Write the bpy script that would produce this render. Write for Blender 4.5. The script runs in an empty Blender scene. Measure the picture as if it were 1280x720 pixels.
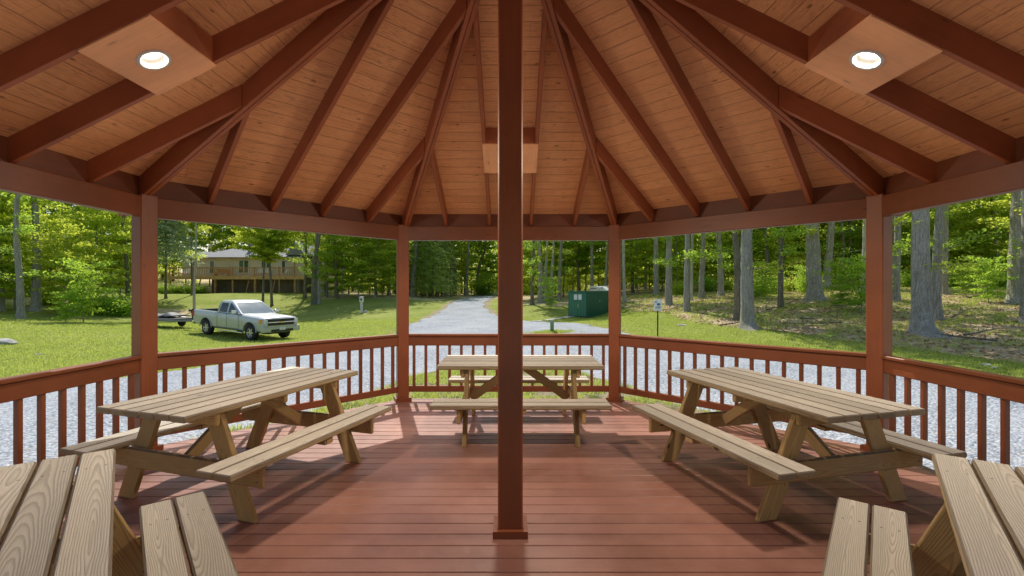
import bpy, bmesh, math, random
import numpy as np
from mathutils import Vector, Matrix
random.seed(7); RS=np.random.RandomState(11)
S=bpy.context.scene; C=S.collection
PI=math.pi; R=math.radians
# ------------------------------------------------------------------ camera
F=582.147; CX=637.93; CY=362.24; CH=1.528
cam_d=bpy.data.cameras.new('camera'); cam=bpy.data.objects.new('camera',cam_d); C.objects.link(cam)
cam_d.sensor_width=36; cam_d.lens=F/1280*36; cam_d.clip_end=2000; cam_d.clip_start=.05
cam_d.shift_x=(640-CX)/1280; cam_d.shift_y=(CY-360)/1280
cam.location=(0,0,CH); cam.rotation_euler=(PI/2,0,0); S.camera=cam
def X(px,d): return (px-CX)/F*d
def Z(py,d): return CH-(py-CY)/F*d
# ------------------------------------------------------------------ mesh builder
class MB:
    def __init__(s): s.v=[]; s.f=[]; s.bc=[]; s.br=[]; s.n=0
    def add(s,verts,faces,bc=None,br=0.0):
        o=s.n; s.v.extend([tuple(v) for v in verts]); s.f.extend([tuple(i+o for i in f) for f in faces]); s.n+=len(verts)
        s.bc.extend(bc if bc is not None else [tuple(v) for v in verts]); s.br.extend([br]*len(verts))
    def box(s,x0,x1,y0,y1,z0,z1,M=None,b=0.0):
        if b>0:
            a=Vector(((x0+x1)/2,(y0+y1)/2,z0)); 
            ext=[('x',x1-x0),('y',y1-y0),('z',z1-z0)]; ax=max(ext,key=lambda e:e[1])[0]
            c=Vector(((x0+x1)/2,(y0+y1)/2,(z0+z1)/2))
            if ax=='x': p0=Vector((x0,c.y,c.z)); p1=Vector((x1,c.y,c.z)); w=y1-y0; t=z1-z0; up=(0,0,1)
            elif ax=='y': p0=Vector((c.x,y0,c.z)); p1=Vector((c.x,y1,c.z)); w=x1-x0; t=z1-z0; up=(0,0,1)
            else: p0=Vector((c.x,c.y,z0)); p1=Vector((c.x,c.y,z1)); w=x1-x0; t=y1-y0; up=(0,1,0)
            if M: p0=M@p0; p1=M@p1; up=(M.to_3x3()@Vector(up))
            return s.board(p0,p1,w,t,up,b)
        vs=[Vector(p) for p in ((x0,y0,z0),(x1,y0,z0),(x1,y1,z0),(x0,y1,z0),(x0,y0,z1),(x1,y0,z1),(x1,y1,z1),(x0,y1,z1))]
        bc=[tuple(v) for v in vs]
        if M: vs=[M@v for v in vs]
        s.add(vs,[(0,3,2,1),(4,5,6,7),(0,1,5,4),(1,2,6,5),(2,3,7,6),(3,0,4,7)],bc,random.random())
    def board(s,p0,p1,w,t,up=(0,0,1),b=.004,cut=(False,False)):
        # chamfered board p0->p1, w across, t thick along 'up'; cut -> end planes horizontal
        p0=Vector(p0); p1=Vector(p1); d=(p1-p0); L=d.length; d.normalize(); up=Vector(up)
        side=d.cross(up).normalized(); up=side.cross(d).normalized()
        b=min(b,w*.3,t*.3)
        hw=w/2; ht=t/2
        prof=[(-hw+b,-ht),(hw-b,-ht),(hw,-ht+b),(hw,ht-b),(hw-b,ht),(-hw+b,ht),(-hw,ht-b),(-hw,-ht+b)]
        k=(hw-b*.8)/hw; kt=(ht-b*.8)/ht
        rings=[(0,k,kt),(b*.8,1,1),(L-b*.8,1,1),(L,k,kt)]
        vs=[];bc=[]; br=random.random()
        for ri,(u,sc,st) in enumerate(rings):
            for (a,c) in prof:
                a2=a*sc;c2=c*st
                uu=u
                e=0 if ri<2 else 1
                if cut[e] and abs(d.z)>.05: uu=u-(side.z*a2+up.z*c2)/d.z
                vs.append(p0+d*uu+side*a2+up*c2); bc.append((uu,a2,c2))
        fs=[tuple(range(7,-1,-1)),tuple(range(24,32))]
        for r in range(3):
            for i in range(8):
                j=(i+1)%8; fs.append((r*8+i,r*8+j,r*8+8+j,r*8+8+i))
        s.add(vs,fs,bc,br)
    def tube(s,pts,rad,n=8,cap=True):
        pts=[Vector(p) for p in pts]; vs=[];fs=[]; m=len(pts)
        ref=Vector((0,0,1)) if abs((pts[-1]-pts[0]).normalized().z)<.9 else Vector((1,0,0))
        for i,p in enumerate(pts):
            d=(pts[min(i+1,m-1)]-pts[max(i-1,0)]).normalized()
            a=d.cross(ref).normalized(); b=d.cross(a)
            r=rad[i] if hasattr(rad,'__len__') else rad
            for k in range(n):
                an=2*PI*k/n; vs.append(p+(a*math.cos(an)+b*math.sin(an))*r)
        for i in range(m-1):
            for k in range(n):
                j=(k+1)%n; fs.append((i*n+k,i*n+j,i*n+n+j,i*n+n+k))
        if cap: fs.append(tuple(range(n-1,-1,-1))); fs.append(tuple(range((m-1)*n,m*n)))
        s.add(vs,fs,None,random.random())
    def poly(s,pts,thick=None,nrm=None):
        # flat polygon, optionally extruded along nrm*thick
        pts=[Vector(p) for p in pts]; n=len(pts)
        if thick is None: s.add(pts,[tuple(range(n))],None,random.random()); return
        e=Vector(nrm)*thick; q=[p+e for p in pts]
        fs=[tuple(range(n-1,-1,-1)),tuple(range(n,2*n))]+[(i,(i+1)%n,n+(i+1)%n,n+i) for i in range(n)]
        s.add(pts+q,fs,None,random.random())
    def build(s,name,mat,parent=None,smooth=False,attrs=True,M=None,bevel=0,link=True):
        me=bpy.data.meshes.new(name); me.from_pydata(s.v,[],s.f)
        if attrs and not bevel:
            a=me.attributes.new('bc','FLOAT_VECTOR','POINT'); a.data.foreach_set('vector',np.array(s.bc,dtype=np.float32).ravel())
            a=me.attributes.new('br','FLOAT','POINT'); a.data.foreach_set('value',np.array(s.br,dtype=np.float32))
        bm=bmesh.new(); bm.from_mesh(me)
        if bevel:
            bmesh.ops.remove_doubles(bm,verts=bm.verts,dist=1e-4)
            es=[e for e in bm.edges if len(e.link_faces)==2 and e.calc_face_angle(0)>.35]
            bmesh.ops.bevel(bm,geom=es,offset=bevel,segments=2,profile=.7,affect='EDGES',clamp_overlap=True)
        bmesh.ops.recalc_face_normals(bm,faces=bm.faces); bm.to_mesh(me); bm.free()
        if smooth: me.polygons.foreach_set('use_smooth',[True]*len(me.polygons))
        me.materials.append(mat)
        o=bpy.data.objects.new(name,me); C.objects.link(o)
        if parent: o.parent=parent
        if M: o.matrix_local=M
        return o
def np_mesh(name,verts,quads,mat,attr=None,parent=None,smooth=False):
    me=bpy.data.meshes.new(name); nv=len(verts); nq=len(quads); k=quads.shape[1]
    me.vertices.add(nv); me.vertices.foreach_set('co',verts.astype(np.float32).ravel())
    me.loops.add(nq*k); me.loops.foreach_set('vertex_index',quads.astype(np.int32).ravel())
    me.polygons.add(nq); me.polygons.foreach_set('loop_start',np.arange(0,nq*k,k,dtype=np.int32))
    me.polygons.foreach_set('loop_total',np.full(nq,k,dtype=np.int32))
    if smooth: me.polygons.foreach_set('use_smooth',np.ones(nq,dtype=bool))
    me.update(calc_edges=True)
    for n,v in (attr or {}).items():
        a=me.attributes.new(n,'FLOAT','POINT'); a.data.foreach_set('value',v.astype(np.float32))
    me.materials.append(mat)
    o=bpy.data.objects.new(name,me); C.objects.link(o)
    if parent: o.parent=parent
    return o
def tag(o,label=None,cat=None,group=None,kind=None):
    if label: o['label']=label
    if cat: o['category']=cat
    if group: o['group']=group
    if kind: o['kind']=kind
    return o
def thing(name,label,cat,loc=(0,0,0),rz=0,group=None,rot=None):
    o=bpy.data.objects.new(name,None); C.objects.link(o); o.location=loc
    o.rotation_euler=rot if rot else (0,0,rz); o.empty_display_size=.1
    return tag(o,label,cat,group)
def copy_tree(o,parent=None):
    c=o.copy(); C.objects.link(c)
    if parent: c.parent=parent
    for ch in list(o.children): copy_tree(ch,c)
    return c
# ------------------------------------------------------------------ materials
class NT:
    def __init__(s,name):
        s.m=bpy.data.materials.new(name); s.m.use_nodes=True; s.t=s.m.node_tree; s.t.nodes.clear()
        s.out=s('ShaderNodeOutputMaterial')
    def __call__(s,typ,props=None,**inp):
        n=s.t.nodes.new(typ)
        for k,v in (props or {}).items(): setattr(n,k,v)
        for k,v in inp.items():
            k2=int(k[1:]) if k[0]=='_' and k[1:].isdigit() else k.replace('_',' ')
            s.set(n.inputs[k2],v)
        return n
    def set(s,i,v):
        if isinstance(v,bpy.types.NodeSocket): s.t.links.new(v,i)
        elif isinstance(v,bpy.types.Node): s.t.links.new(v.outputs[0],i)
        else:
            if isinstance(v,(tuple,list)) and i.type=='RGBA' and len(v)==3: v=(*v,1)
            i.default_value=v
    def math(s,op,a,b=None,c=None,clamp=False):
        n=s.t.nodes.new('ShaderNodeMath'); n.operation=op; n.use_clamp=clamp; s.set(n.inputs[0],a)
        if b is not None: s.set(n.inputs[1],b)
        if c is not None: s.set(n.inputs[2],c)
        return n.outputs[0]
    def vm(s,op,a,b=None):
        n=s.t.nodes.new('ShaderNodeVectorMath'); n.operation=op; s.set(n.inputs[0],a)
        if b is not None: s.set(n.inputs[1],b)
        return n.outputs[0]
    def mix(s,f,a,b,mode='MIX'):
        n=s.t.nodes.new('ShaderNodeMix'); n.data_type='RGBA'; n.blend_type=mode
        s.set(n.inputs[0],f); s.set(n.inputs[6],a); s.set(n.inputs[7],b); return n.outputs[2]
    def ramp(s,f,stops):
        n=s.t.nodes.new('ShaderNodeValToRGB'); e=n.color_ramp.elements
        while len(e)<len(stops): e.new(.5)
        for el,(p,c) in zip(e,stops):
            el.position=p; el.color=(*c,1) if isinstance(c,(tuple,list)) else (c,c,c,1)
        s.set(n.inputs[0],f); return n.outputs[0]
    def noise(s,vec,scale,detail=3,rough=.55,dist=0):
        n=s('ShaderNodeTexNoise'); n.inputs['Scale'].default_value=scale; n.inputs['Detail'].default_value=detail
        n.inputs['Roughness'].default_value=rough; n.inputs['Distortion'].default_value=dist
        if vec is not None: s.set(n.inputs['Vector'],vec)
        return n.outputs[0]
    def scale(s,vec,xyz): return s.vm('MULTIPLY',vec,tuple(xyz))
    def obj(s): return s('ShaderNodeTexCoord').outputs['Object']
    def pos(s): return s('ShaderNodeNewGeometry').outputs['Position']
    def attr(s,name,out='Vector'):
        n=s('ShaderNodeAttribute'); n.attribute_name=name; return n.outputs[out]
    def bsdf(s,color,rough=.6,bump=None,bd=.01,spec=.5,metal=0,coat=0,**k):
        n=s('ShaderNodeBsdfPrincipled'); s.set(n.inputs['Base Color'],color); s.set(n.inputs['Roughness'],rough)
        n.inputs['Specular IOR Level'].default_value=spec; n.inputs['Metallic'].default_value=metal
        n.inputs['Coat Weight'].default_value=coat; n.inputs['Coat Roughness'].default_value=.05
        if bump is not None:
            b=s('ShaderNodeBump'); b.inputs['Distance'].default_value=bd; b.inputs['Strength'].default_value=1; s.set(b.inputs['Height'],bump)
            s.t.links.new(b.outputs[0],n.inputs['Normal'])
        s.t.links.new(n.outputs[0],s.out.inputs[0]); return n
def simple(name,col,rough=.5,metal=0,var=.12,scale=6,coat=0,spec=.5):
    t=NT(name); o=t.obj(); n=t.noise(o,scale,4)
    c=t.mix(t.ramp(n,[(.3,0.0),(.7,1.0)]),tuple(x*(1-var) for x in col),tuple(min(1,x*(1+var)) for x in col))
    t.bsdf(c,t.math('MULTIPLY_ADD',n,.15,rough-.07),metal=metal,coat=coat,spec=spec); return t.m

def m_paint(name,col,rough=.5,bumpd=.0012):
    t=NT(name); bc=t.attr('bc'); br=t.attr('br','Fac'); p=t.pos()
    off=t('ShaderNodeCombineXYZ',X=t.math('MULTIPLY',br,53.0),Y=t.math('MULTIPLY',br,17.0),Z=br).outputs[0]
    g=t.noise(t.vm('ADD',t.scale(bc,(3,60,60)),off),1,4,.6)
    big=t.noise(p,2.3,3); sm=t.noise(p,40,2)
    lo=tuple(x*.80 for x in col); hi=tuple(x*1.16 for x in col)
    c=t.mix(t.ramp(big,[(.3,0.),(.7,1.)]),lo,hi)
    c=t.mix(t.math('MULTIPLY',t.ramp(g,[(.35,1.),(.6,0.)]),.22),c,tuple(x*.55 for x in col))
    c=t.mix(t.math('MULTIPLY',br,.25),c,tuple(x*1.6+.01 for x in col))
    k=t.noise(t.vm('ADD',t.scale(bc,(5,26,26)),off),1,5,.7); c=t.mix(t.math('MULTIPLY',t.ramp(k,[(.60,0.),(.72,1.)]),.35),c,tuple(x*.45 for x in col))
    kv=t('ShaderNodeTexVoronoi',{'feature':'F1'},Scale=1.,Vector=t.vm('ADD',t.scale(bc,(2.1,7,7)),off)).outputs['Distance']; c=t.mix(t.ramp(kv,[(.03,.75),(.09,0.)]),c,tuple(x*.35 for x in col))
    t.bsdf(c,t.math('MULTIPLY_ADD',g,.2,rough-.1),t.math('ADD',t.math('MULTIPLY',g,.7),t.math('MULTIPLY',sm,.25)),bumpd,.4)
    return t.m
def m_wood(name,top_l,top_d,side_l,side_d,ring=.0075,bump=.0016):
    t=NT(name); bc=t.attr('bc'); br=t.attr('br','Fac')
    s=t('ShaderNodeSeparateXYZ',Vector=bc); u,v,w=s.outputs
    seed=t('ShaderNodeCombineXYZ',X=t.math('MULTIPLY',br,91.),Y=t.math('MULTIPLY',br,37.),Z=t.math('MULTIPLY',br,13.)).outputs[0]
    bcs=t.vm('ADD',bc,seed)
    n1=t.noise(t.scale(bcs,(.9,4,4)),1,2,.5); n2=t.noise(t.scale(bcs,(5,22,22)),1,3,.55)
    n3=t.noise(t.scale(bcs,(.8,.3,.3)),1,1,.5)
    fr=t.math('FRACT',t.math('MULTIPLY',br,7.31))
    v0=t.math('MULTIPLY_ADD',fr,.09,-.045)
    vv=t.math('ADD',t.math('SUBTRACT',v,v0),t.math('MULTIPLY_ADD',n1,.05,-.025))
    ww=t.math('ADD',t.math('ADD',w,t.math('MULTIPLY_ADD',n3,.16,-.08)),t.math('MULTIPLY_ADD',n1,.03,-.01))
    # knots: warp radius near voronoi centres
    vo=t('ShaderNodeTexVoronoi',{'feature':'F1'},Scale=1.0,Vector=t.scale(bcs,(1.7,6,6)),Randomness=1.0)
    kd=vo.outputs['Distance']; kn=t.math('SUBTRACT',1.,t.math('DIVIDE',kd,.42),clamp=True)
    kn=t.math('POWER',kn,2.)
    r=t.math('SQRT',t.math('ADD',t.math('MULTIPLY',vv,vv),t.math('MULTIPLY',ww,ww)))
    r=t.math('ADD',r,t.math('MULTIPLY_ADD',n2,.006,-.003)); r=t.math('ADD',r,t.math('MULTIPLY',kn,.028))
    ph=t.math('FRACT',t.math('DIVIDE',r,ring))
    late=t.ramp(ph,[(0.,.0),(.45,.12),(.82,1.),(.93,.9),(1.,.0)])
    fib=t.noise(t.scale(bcs,(9,420,420)),1,2,.6)
    fib2=t.noise(t.scale(bcs,(2.2,60,60)),1,3,.6)
    nz=t('ShaderNodeSeparateXYZ',Vector=t('ShaderNodeNewGeometry').outputs['True Normal']).outputs[2]
    up=t.ramp(nz,[(.45,0.),(.7,1.)])
    L=t.mix(up,side_l,top_l); D=t.mix(up,side_d,top_d)
    c=t.mix(t.math('MULTIPLY',late,t.math('MULTIPLY_ADD',n1,.6,.30)),L,D)
    c=t.mix(t.math('MULTIPLY',t.ramp(fib,[(.35,1.),(.6,0.)]),.30),c,D)
    c=t.mix(t.math('MULTIPLY',t.ramp(fib2,[(.42,0.),(.75,1.)]),.35),c,t.mix(.5,L,D))
    wx=t.noise(t.pos(),1.7,4,.6); c=t.mix(t.math('MULTIPLY',t.ramp(wx,[(.4,0.),(.7,1.)]),.30),c,t.mix(.6,L,(.36,.33,.29)))
    c=t.mix(t.ramp(kd,[(.03,1.),(.075,0.)]),c,(.07,.035,.018))
    tone=t.math('MULTIPLY_ADD',fr,.42,.76)
    c=t.vm('SCALE',c); t.set(c.node.inputs['Scale'],tone)
    ed=t.math('MULTIPLY',t.ramp(nz,[(.30,0.),(.5,1.),(.90,1.),(.97,0.)]),.72); c=t.mix(ed,c,(.085,.055,.032))
    for uu in (.265,LT-.265):
        for v_ in (-.032,.032):
            du=t.math('SUBTRACT',u,uu+v_*.15); dv_=t.math('SUBTRACT',v,v_); dd=t.math('SQRT',t.math('ADD',t.math('MULTIPLY',du,du),t.math('MULTIPLY',dv_,dv_)))
            c=t.mix(t.ramp(t.math('DIVIDE',dd,.01),[(.38,.9),(.55,0.)]),c,(.05,.04,.035))
    hh=t.math('ADD',t.math('MULTIPLY',late,.8),t.math('MULTIPLY',fib,.5))
    # dark end grain
    t.bsdf(c,.72,hh,bump,.25); return t.m
def m_ceiling():
    t=NT('painted_plank_ceiling'); bc=t.attr('bc'); s=t('ShaderNodeSeparateXYZ',Vector=bc); u,v,w=s.outputs
    br=t.attr('br','Fac')
    q=t.math('DIVIDE',v,.14); idx=t.math('FLOOR',q); fr=t.math('FRACT',q)
    wn=t('ShaderNodeTexWhiteNoise',{'noise_dimensions':'2D'},Vector=t('ShaderNodeCombineXYZ',X=idx,Y=t.math('MULTIPLY',br,77.)).outputs[0]).outputs[0]
    seed=t('ShaderNodeCombineXYZ',X=t.math('MULTIPLY',wn,40.),Y=t.math('MULTIPLY',idx,3.7),Z=br).outputs[0]
    p=t.vm('ADD',bc,seed)
    g=t.noise(t.scale(p,(3,70,1)),1,4,.6); g2=t.noise(t.scale(p,(12,180,1)),1,2,.6); big=t.noise(t.scale(p,(1.3,1.6,1)),1,4,.6)
    base=(.84,.415,.19)
    c=t.mix(t.ramp(big,[(.25,0.),(.75,1.)]),tuple(x*.80 for x in base),tuple(x*1.12 for x in base))
    c=t.mix(t.math('MULTIPLY',wn,.30),c,(.70,.30,.12))
    c=t.mix(t.math('MULTIPLY',t.ramp(g,[(.36,1.),(.52,0.)]),.42),c,(.50,.20,.085))
    sc=t.ramp(g2,[(.34,1.),(.41,0.)]); msk=t.ramp(t.noise(t.scale(p,(2.3,8,1)),1,2),[(.42,0.),(.56,1.)])
    c=t.mix(t.math('MULTIPLY',t.math('MULTIPLY',sc,msk),.75),c,(.11,.04,.022))
    vo=t('ShaderNodeTexVoronoi',{'feature':'F1'},Scale=1.,Vector=t.scale(p,(3.6,9,1))).outputs['Distance']
    c=t.mix(t.ramp(vo,[(.05,.9),(.12,0.)]),c,(.16,.06,.03))
    seam=t.ramp(fr,[(.0,1.),(.022,.85),(.05,0.),(.975,0.),(1.,1.)])
    c=t.mix(t.math('MULTIPLY',seam,.34),c,(.10,.035,.018))
    # butt joints
    ju=t.math('FRACT',t.math('ADD',t.math('DIVIDE',u,3.1),t.math('MULTIPLY',wn,5.3))); jt=t.ramp(ju,[(.0,1.),(.0012,0.),(1.,0.)])
    c=t.mix(t.math('MULTIPLY',jt,.25),c,(.08,.03,.015))
    h=t.math('SUBTRACT',t.math('MULTIPLY',g,.35),t.math('MULTIPLY',seam,2.))
    t.bsdf(c,.62,h,.0025,.3); return t.m
def m_deck():
    t=NT('red_composite_decking'); bc=t.attr('bc'); br=t.attr('br','Fac')
    seed=t('ShaderNodeCombineXYZ',X=t.math('MULTIPLY',br,91.),Y=t.math('MULTIPLY',br,37.),Z=br).outputs[0]; p=t.vm('ADD',bc,seed)
    g=t.noise(t.scale(p,(1.6,80,1)),1,4,.65); big=t.noise(t.pos(),1.1,5,.65); d=t.noise(t.pos(),9,4,.7)
    c=t.mix(t.ramp(br,[(.0,0.),(1.,1.)]),(.175,.073,.053),(.300,.132,.097))
    c=t.mix(t.math('MULTIPLY',t.ramp(g,[(.35,1.),(.62,0.)]),.28),c,(.19,.080,.060))
    c=t.mix(t.math('MULTIPLY',t.ramp(big,[(.40,0.),(.68,1.)]),.5),c,(.42,.22,.17))
    c=t.mix(t.math('MULTIPLY',t.ramp(d,[(.6,0.),(.75,1.)]),.22),c,(.44,.27,.22))
    sp=t.noise(t.pos(),60,2,.5); c=t.mix(t.math('MULTIPLY',t.ramp(sp,[(.7,0.),(.76,1.)]),.35),c,(.52,.38,.32))
    t.bsdf(c,t.math('MULTIPLY_ADD',d,.28,.27),t.math('ADD',g,t.math('MULTIPLY',sp,.3)),.0012,.45); return t.m
def m_ground():
    t=NT('lawn_and_forest_floor'); p=t.pos(); fo=t.attr('forest','Fac'); di=t.attr('dirt','Fac')
    a=t.noise(p,.35,5,.6); b=t.noise(p,2.2,5,.65); c0=t.noise(p,14,4,.7); d=t.noise(p,70,3,.7)
    g=t.mix(t.ramp(a,[(.35,0.),(.65,1.)]),(.27,.34,.05),(.44,.47,.12))
    g=t.mix(t.ramp(b,[(.45,0.),(.75,.65)]),g,(.56,.50,.26))
    g=t.mix(t.math('MULTIPLY',t.ramp(c0,[(.35,1.),(.6,0.)]),.45),g,(.14,.21,.025))
    g=t.mix(t.math('MULTIPLY',t.ramp(d,[(.4,1.),(.62,0.)]),.4),g,(.08,.12,.02))
    l=t.mix(t.ramp(b,[(.3,0.),(.7,1.)]),(.50,.37,.23),(.80,.66,.46))
    l=t.mix(t.math('MULTIPLY',t.ramp(c0,[(.35,1.),(.55,0.)]),.6),l,(.22,.14,.08))
    l=t.mix(t.math('MULTIPLY',t.ramp(d,[(.45,0.),(.65,1.)]),.5),l,(.60,.48,.32))
    mo=t.noise(t.vm('ADD',p,(31.,7.,3.)),.55,5,.65)
    l=t.mix(t.ramp(mo,[(.50,0.),(.60,.8)]),l,t.mix(t.ramp(c0,[(.3,0.),(.7,1.)]),(.17,.26,.03),(.31,.42,.065)))
    f2=t.math('ADD',fo,t.math('MULTIPLY_ADD',b,.8,-.4)); c=t.mix(t.ramp(f2,[(.38,0.),(.62,1.)]),g,l)
    s=t.mix(t.ramp(c0,[(.3,0.),(.7,1.)]),(.30,.24,.15),(.42,.35,.25))
    d2=t.math('ADD',di,t.math('MULTIPLY_ADD',b,.9,-.45)); c=t.mix(t.ramp(d2,[(.42,0.),(.75,.9)]),c,s)
    h=t.math('ADD',t.math('MULTIPLY',c0,1.),t.math('MULTIPLY',d,.5))
    t.bsdf(c,.95,h,.05,.1); return t.m
def m_gravel():
    t=NT('blue_grey_gravel'); p=t.pos(); p=t.vm('ADD',p,t.scale(t('ShaderNodeTexNoise',Scale=9.).outputs[1],(.05,.05,.05)))
    vo=t('ShaderNodeTexVoronoi',{'feature':'F1'},Scale=27.,Vector=p); vc=vo.outputs['Color']; vd=vo.outputs['Distance']
    sep=t('ShaderNodeSeparateColor',Color=vc).outputs[0]
    a=t.noise(p,.5,4,.6); b=t.noise(p,5,4,.7)
    c=t.ramp(sep,[(.0,(.20,.225,.265)),(.5,(.38,.42,.48)),(1.,(.60,.635,.69))])
    c=t.mix(t.math('MULTIPLY',t.ramp(vd,[(.35,0.),(.75,1.)]),.6),c,(.11,.12,.14))
    c=t.mix(t.math('MULTIPLY',t.ramp(a,[(.4,0.),(.75,1.)]),.45),c,(.55,.57,.61))
    c=t.mix(t.math('MULTIPLY',t.ramp(b,[(.52,0.),(.75,1.)]),.5),c,(.42,.38,.31))
    t.bsdf(c,.9,t.math('SUBTRACT',1.,vd),.02,.2); return t.m
def m_verge():
    t=NT('sandy_grass_verge'); p=t.pos(); b=t.noise(p,2.4,5,.65); c0=t.noise(p,14,4,.7); d=t.noise(p,70,3,.7)
    s=t.mix(t.ramp(c0,[(.3,0.),(.7,1.)]),(.42,.34,.23),(.60,.52,.38)); g=t.mix(c0,(.07,.12,.02),(.17,.23,.04))
    c=t.mix(t.ramp(b,[(.47,0.),(.62,1.)]),s,g); c=t.mix(t.math('MULTIPLY',t.ramp(d,[(.4,1.),(.6,0.)]),.4),c,(.08,.07,.04))
    t.bsdf(c,.95,t.math('ADD',c0,d),.04,.1); return t.m
def m_leaf(name,cols,tcol,tw=.5,rough=.5):
    t=NT(name); lr=t.attr('lr','Fac'); oi=t('ShaderNodeObjectInfo').outputs['Random']
    x=t.math('ADD',t.math('MULTIPLY',lr,.75),t.math('MULTIPLY',oi,.25))
    c=t.ramp(x,[(0.,cols[0]),(.5,cols[1]),(1.,cols[2])])
    tc=t.mix(x,tuple(v*.6 for v in tcol),tcol)
    hs=t('ShaderNodeHueSaturation',Hue=t.math('MULTIPLY_ADD',oi,.03,.485),Saturation=1.,Value=t.math('MULTIPLY_ADD',oi,.4,.8),Fac=1.,Color=c).outputs[0]
    a=t('ShaderNodeBsdfPrincipled'); t.set(a.inputs['Base Color'],hs); a.inputs['Roughness'].default_value=rough; a.inputs['Specular IOR Level'].default_value=.35
    b=t('ShaderNodeBsdfTranslucent',Color=tc); m=t('ShaderNodeMixShader',_0=tw); t.t.links.new(a.outputs[0],m.inputs[1]); t.t.links.new(b.outputs[0],m.inputs[2])
    t.t.links.new(m.outputs[0],t.out.inputs[0]); return t.m
def m_bark(name,lo,hi,moss=.25):
    t=NT(name); o=t.obj(); oi=t('ShaderNodeObjectInfo').outputs['Random']
    off=t('ShaderNodeCombineXYZ',X=t.math('MULTIPLY',oi,60.),Y=oi,Z=t.math('MULTIPLY',oi,20.)).outputs[0]; p=t.vm('ADD',o,off)
    a=t.noise(t.scale(p,(14,14,2.2)),1,5,.65,.6); b=t.noise(t.scale(p,(1.6,1.6,.8)),1,4,.6); v=t('ShaderNodeTexVoronoi',{'feature':'DISTANCE_TO_EDGE'},Scale=1.,Vector=t.scale(t.vm('ADD',p,t.scale(p,(0,0,0))),(22,22,4))).outputs[0]
    c=t.mix(t.ramp(a,[(.3,0.),(.7,1.)]),lo,hi); c=t.mix(t.math('MULTIPLY',t.ramp(v,[(.0,1.),(.12,0.)]),.5),c,tuple(x*.45 for x in lo))
    c=t.mix(t.ramp(b,[(.45,0.),(.7,moss*1.4)]),c,(.13,.15,.07)); c=t.mix(t.math('MULTIPLY',t.ramp(t.noise(p,6,3),[(.62,0.),(.7,1.)]),.4),c,(.38,.40,.37))
    t.bsdf(c,.9,t.math('ADD',a,t.math('MULTIPLY',v,1.5)),.03,.15); return t.m
LT=1.72
RED=(.185,.053,.020)
M_red=m_paint('red_brown_paint',RED,.42); M_raf=m_paint('dark_red_brown_rafter_paint',(.31,.085,.030),.46); M_frieze=m_paint('shade_toned_frieze_paint',(.16,.045,.017),.5); M_post=m_paint('red_brown_post_paint',(.225,.063,.023),.42)  # frieze paint darkened to look like the shaded gap above the beam
M_ceil=m_ceiling(); M_deck=m_deck(); M_panel=m_paint('tan_soffit_paint',(.80,.39,.19),.55,.0006)
M_top=m_wood('weathered_pine',(.58,.545,.48),(.26,.225,.18),(.48,.36,.21),(.22,.135,.06),.0068)
M_legw=m_wood('honey_pine',(.60,.44,.23),(.30,.18,.07),(.62,.40,.165),(.30,.17,.055),.008,.001)
M_ground=m_ground(); M_gravel=m_gravel(); M_verge=m_verge()
M_leafA=m_leaf('broad_leaf_green',[(.14,.24,.025),(.26,.41,.04),(.42,.54,.06)],(.88,.97,.12),.62)
M_leafD=m_leaf('deep_leaf_green',[(.08,.18,.022),(.16,.31,.035),(.29,.43,.055)],(.66,.90,.10),.6)
M_needle=m_leaf('soft_needle_green',[(.24,.38,.10),(.38,.54,.15),(.52,.64,.22)],(.80,.95,.30),.6)
M_pale=m_leaf('pale_blue_needle',[(.22,.30,.20),(.36,.45,.32),(.55,.62,.50)],(.65,.75,.50),.5)
M_grass=m_leaf('grass_blade_green',[(.21,.30,.04),(.33,.41,.07),(.56,.54,.21)],(.70,.80,.18),.5)
M_bark=m_bark('grey_bark',(.24,.22,.20),(.56,.53,.49)); M_barkl=m_bark('pale_grey_bark',(.36,.34,.31),(.68,.66,.61),.1); M_barkd=m_bark('dark_bark',(.13,.11,.09),(.32,.28,.23),.3)
M_twig=simple('brown_twig',(.14,.10,.07),.9)
# ------------------------------------------------------------------ terrain (thin-plate surface through surveyed spots)
CP=[(314,425.5,22),(358,423.5,23.5),(257,418,23.7),(200,409.5,25.5),(150,410,26),(60,402,32),(100,440,17),(250,442,17),(400,432,19),(20,475,11.5),(0,490,9.5),
(452,391,40),(350,389,44),(220,388,43),(120,397,36),(300,367,52),(230,368,52),(380,371,51),(480,372,50),(430,376,47),(520,371,60),
(512,404,29),(570,374.6,55),(600,370.5,70),(620,368.5,85),(603,381,44),(622,388,40.5),(665,381,42),(717,396,34),(760,397.5,33),(690,387,40),(676,379,46),(699,376,48),(740,370,52),(690,416,21.8),
(777,417,21),(822,422,19.4),(932,410,20),(922,401,22.5),(858,388,26),(835,381,31),(877,374,34),(901,370,37),(820,368,42),(781,376,37),(976,384,25),(1018,376,27),(1152,414,16),(1172,399,19),(1180,368,29),(1120,378,25),(1270,378,24),(1278,405,17.5),
(1200,338,58),(1000,346,56),(850,357,62),(960,360,42),(1080,362,38),(1080,452,12.3),(1150,472,9.8),(1280,497,8.2),(1280,463,11),(1083,433,15),
(27,397,31),(45,388,37),(160,377,44),(218,371,48),(142,350,60),(70,346,68),(3,389,36)]
PTS=[(X(a,d),d,Z(b,d)) for a,b,d in CP]
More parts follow.
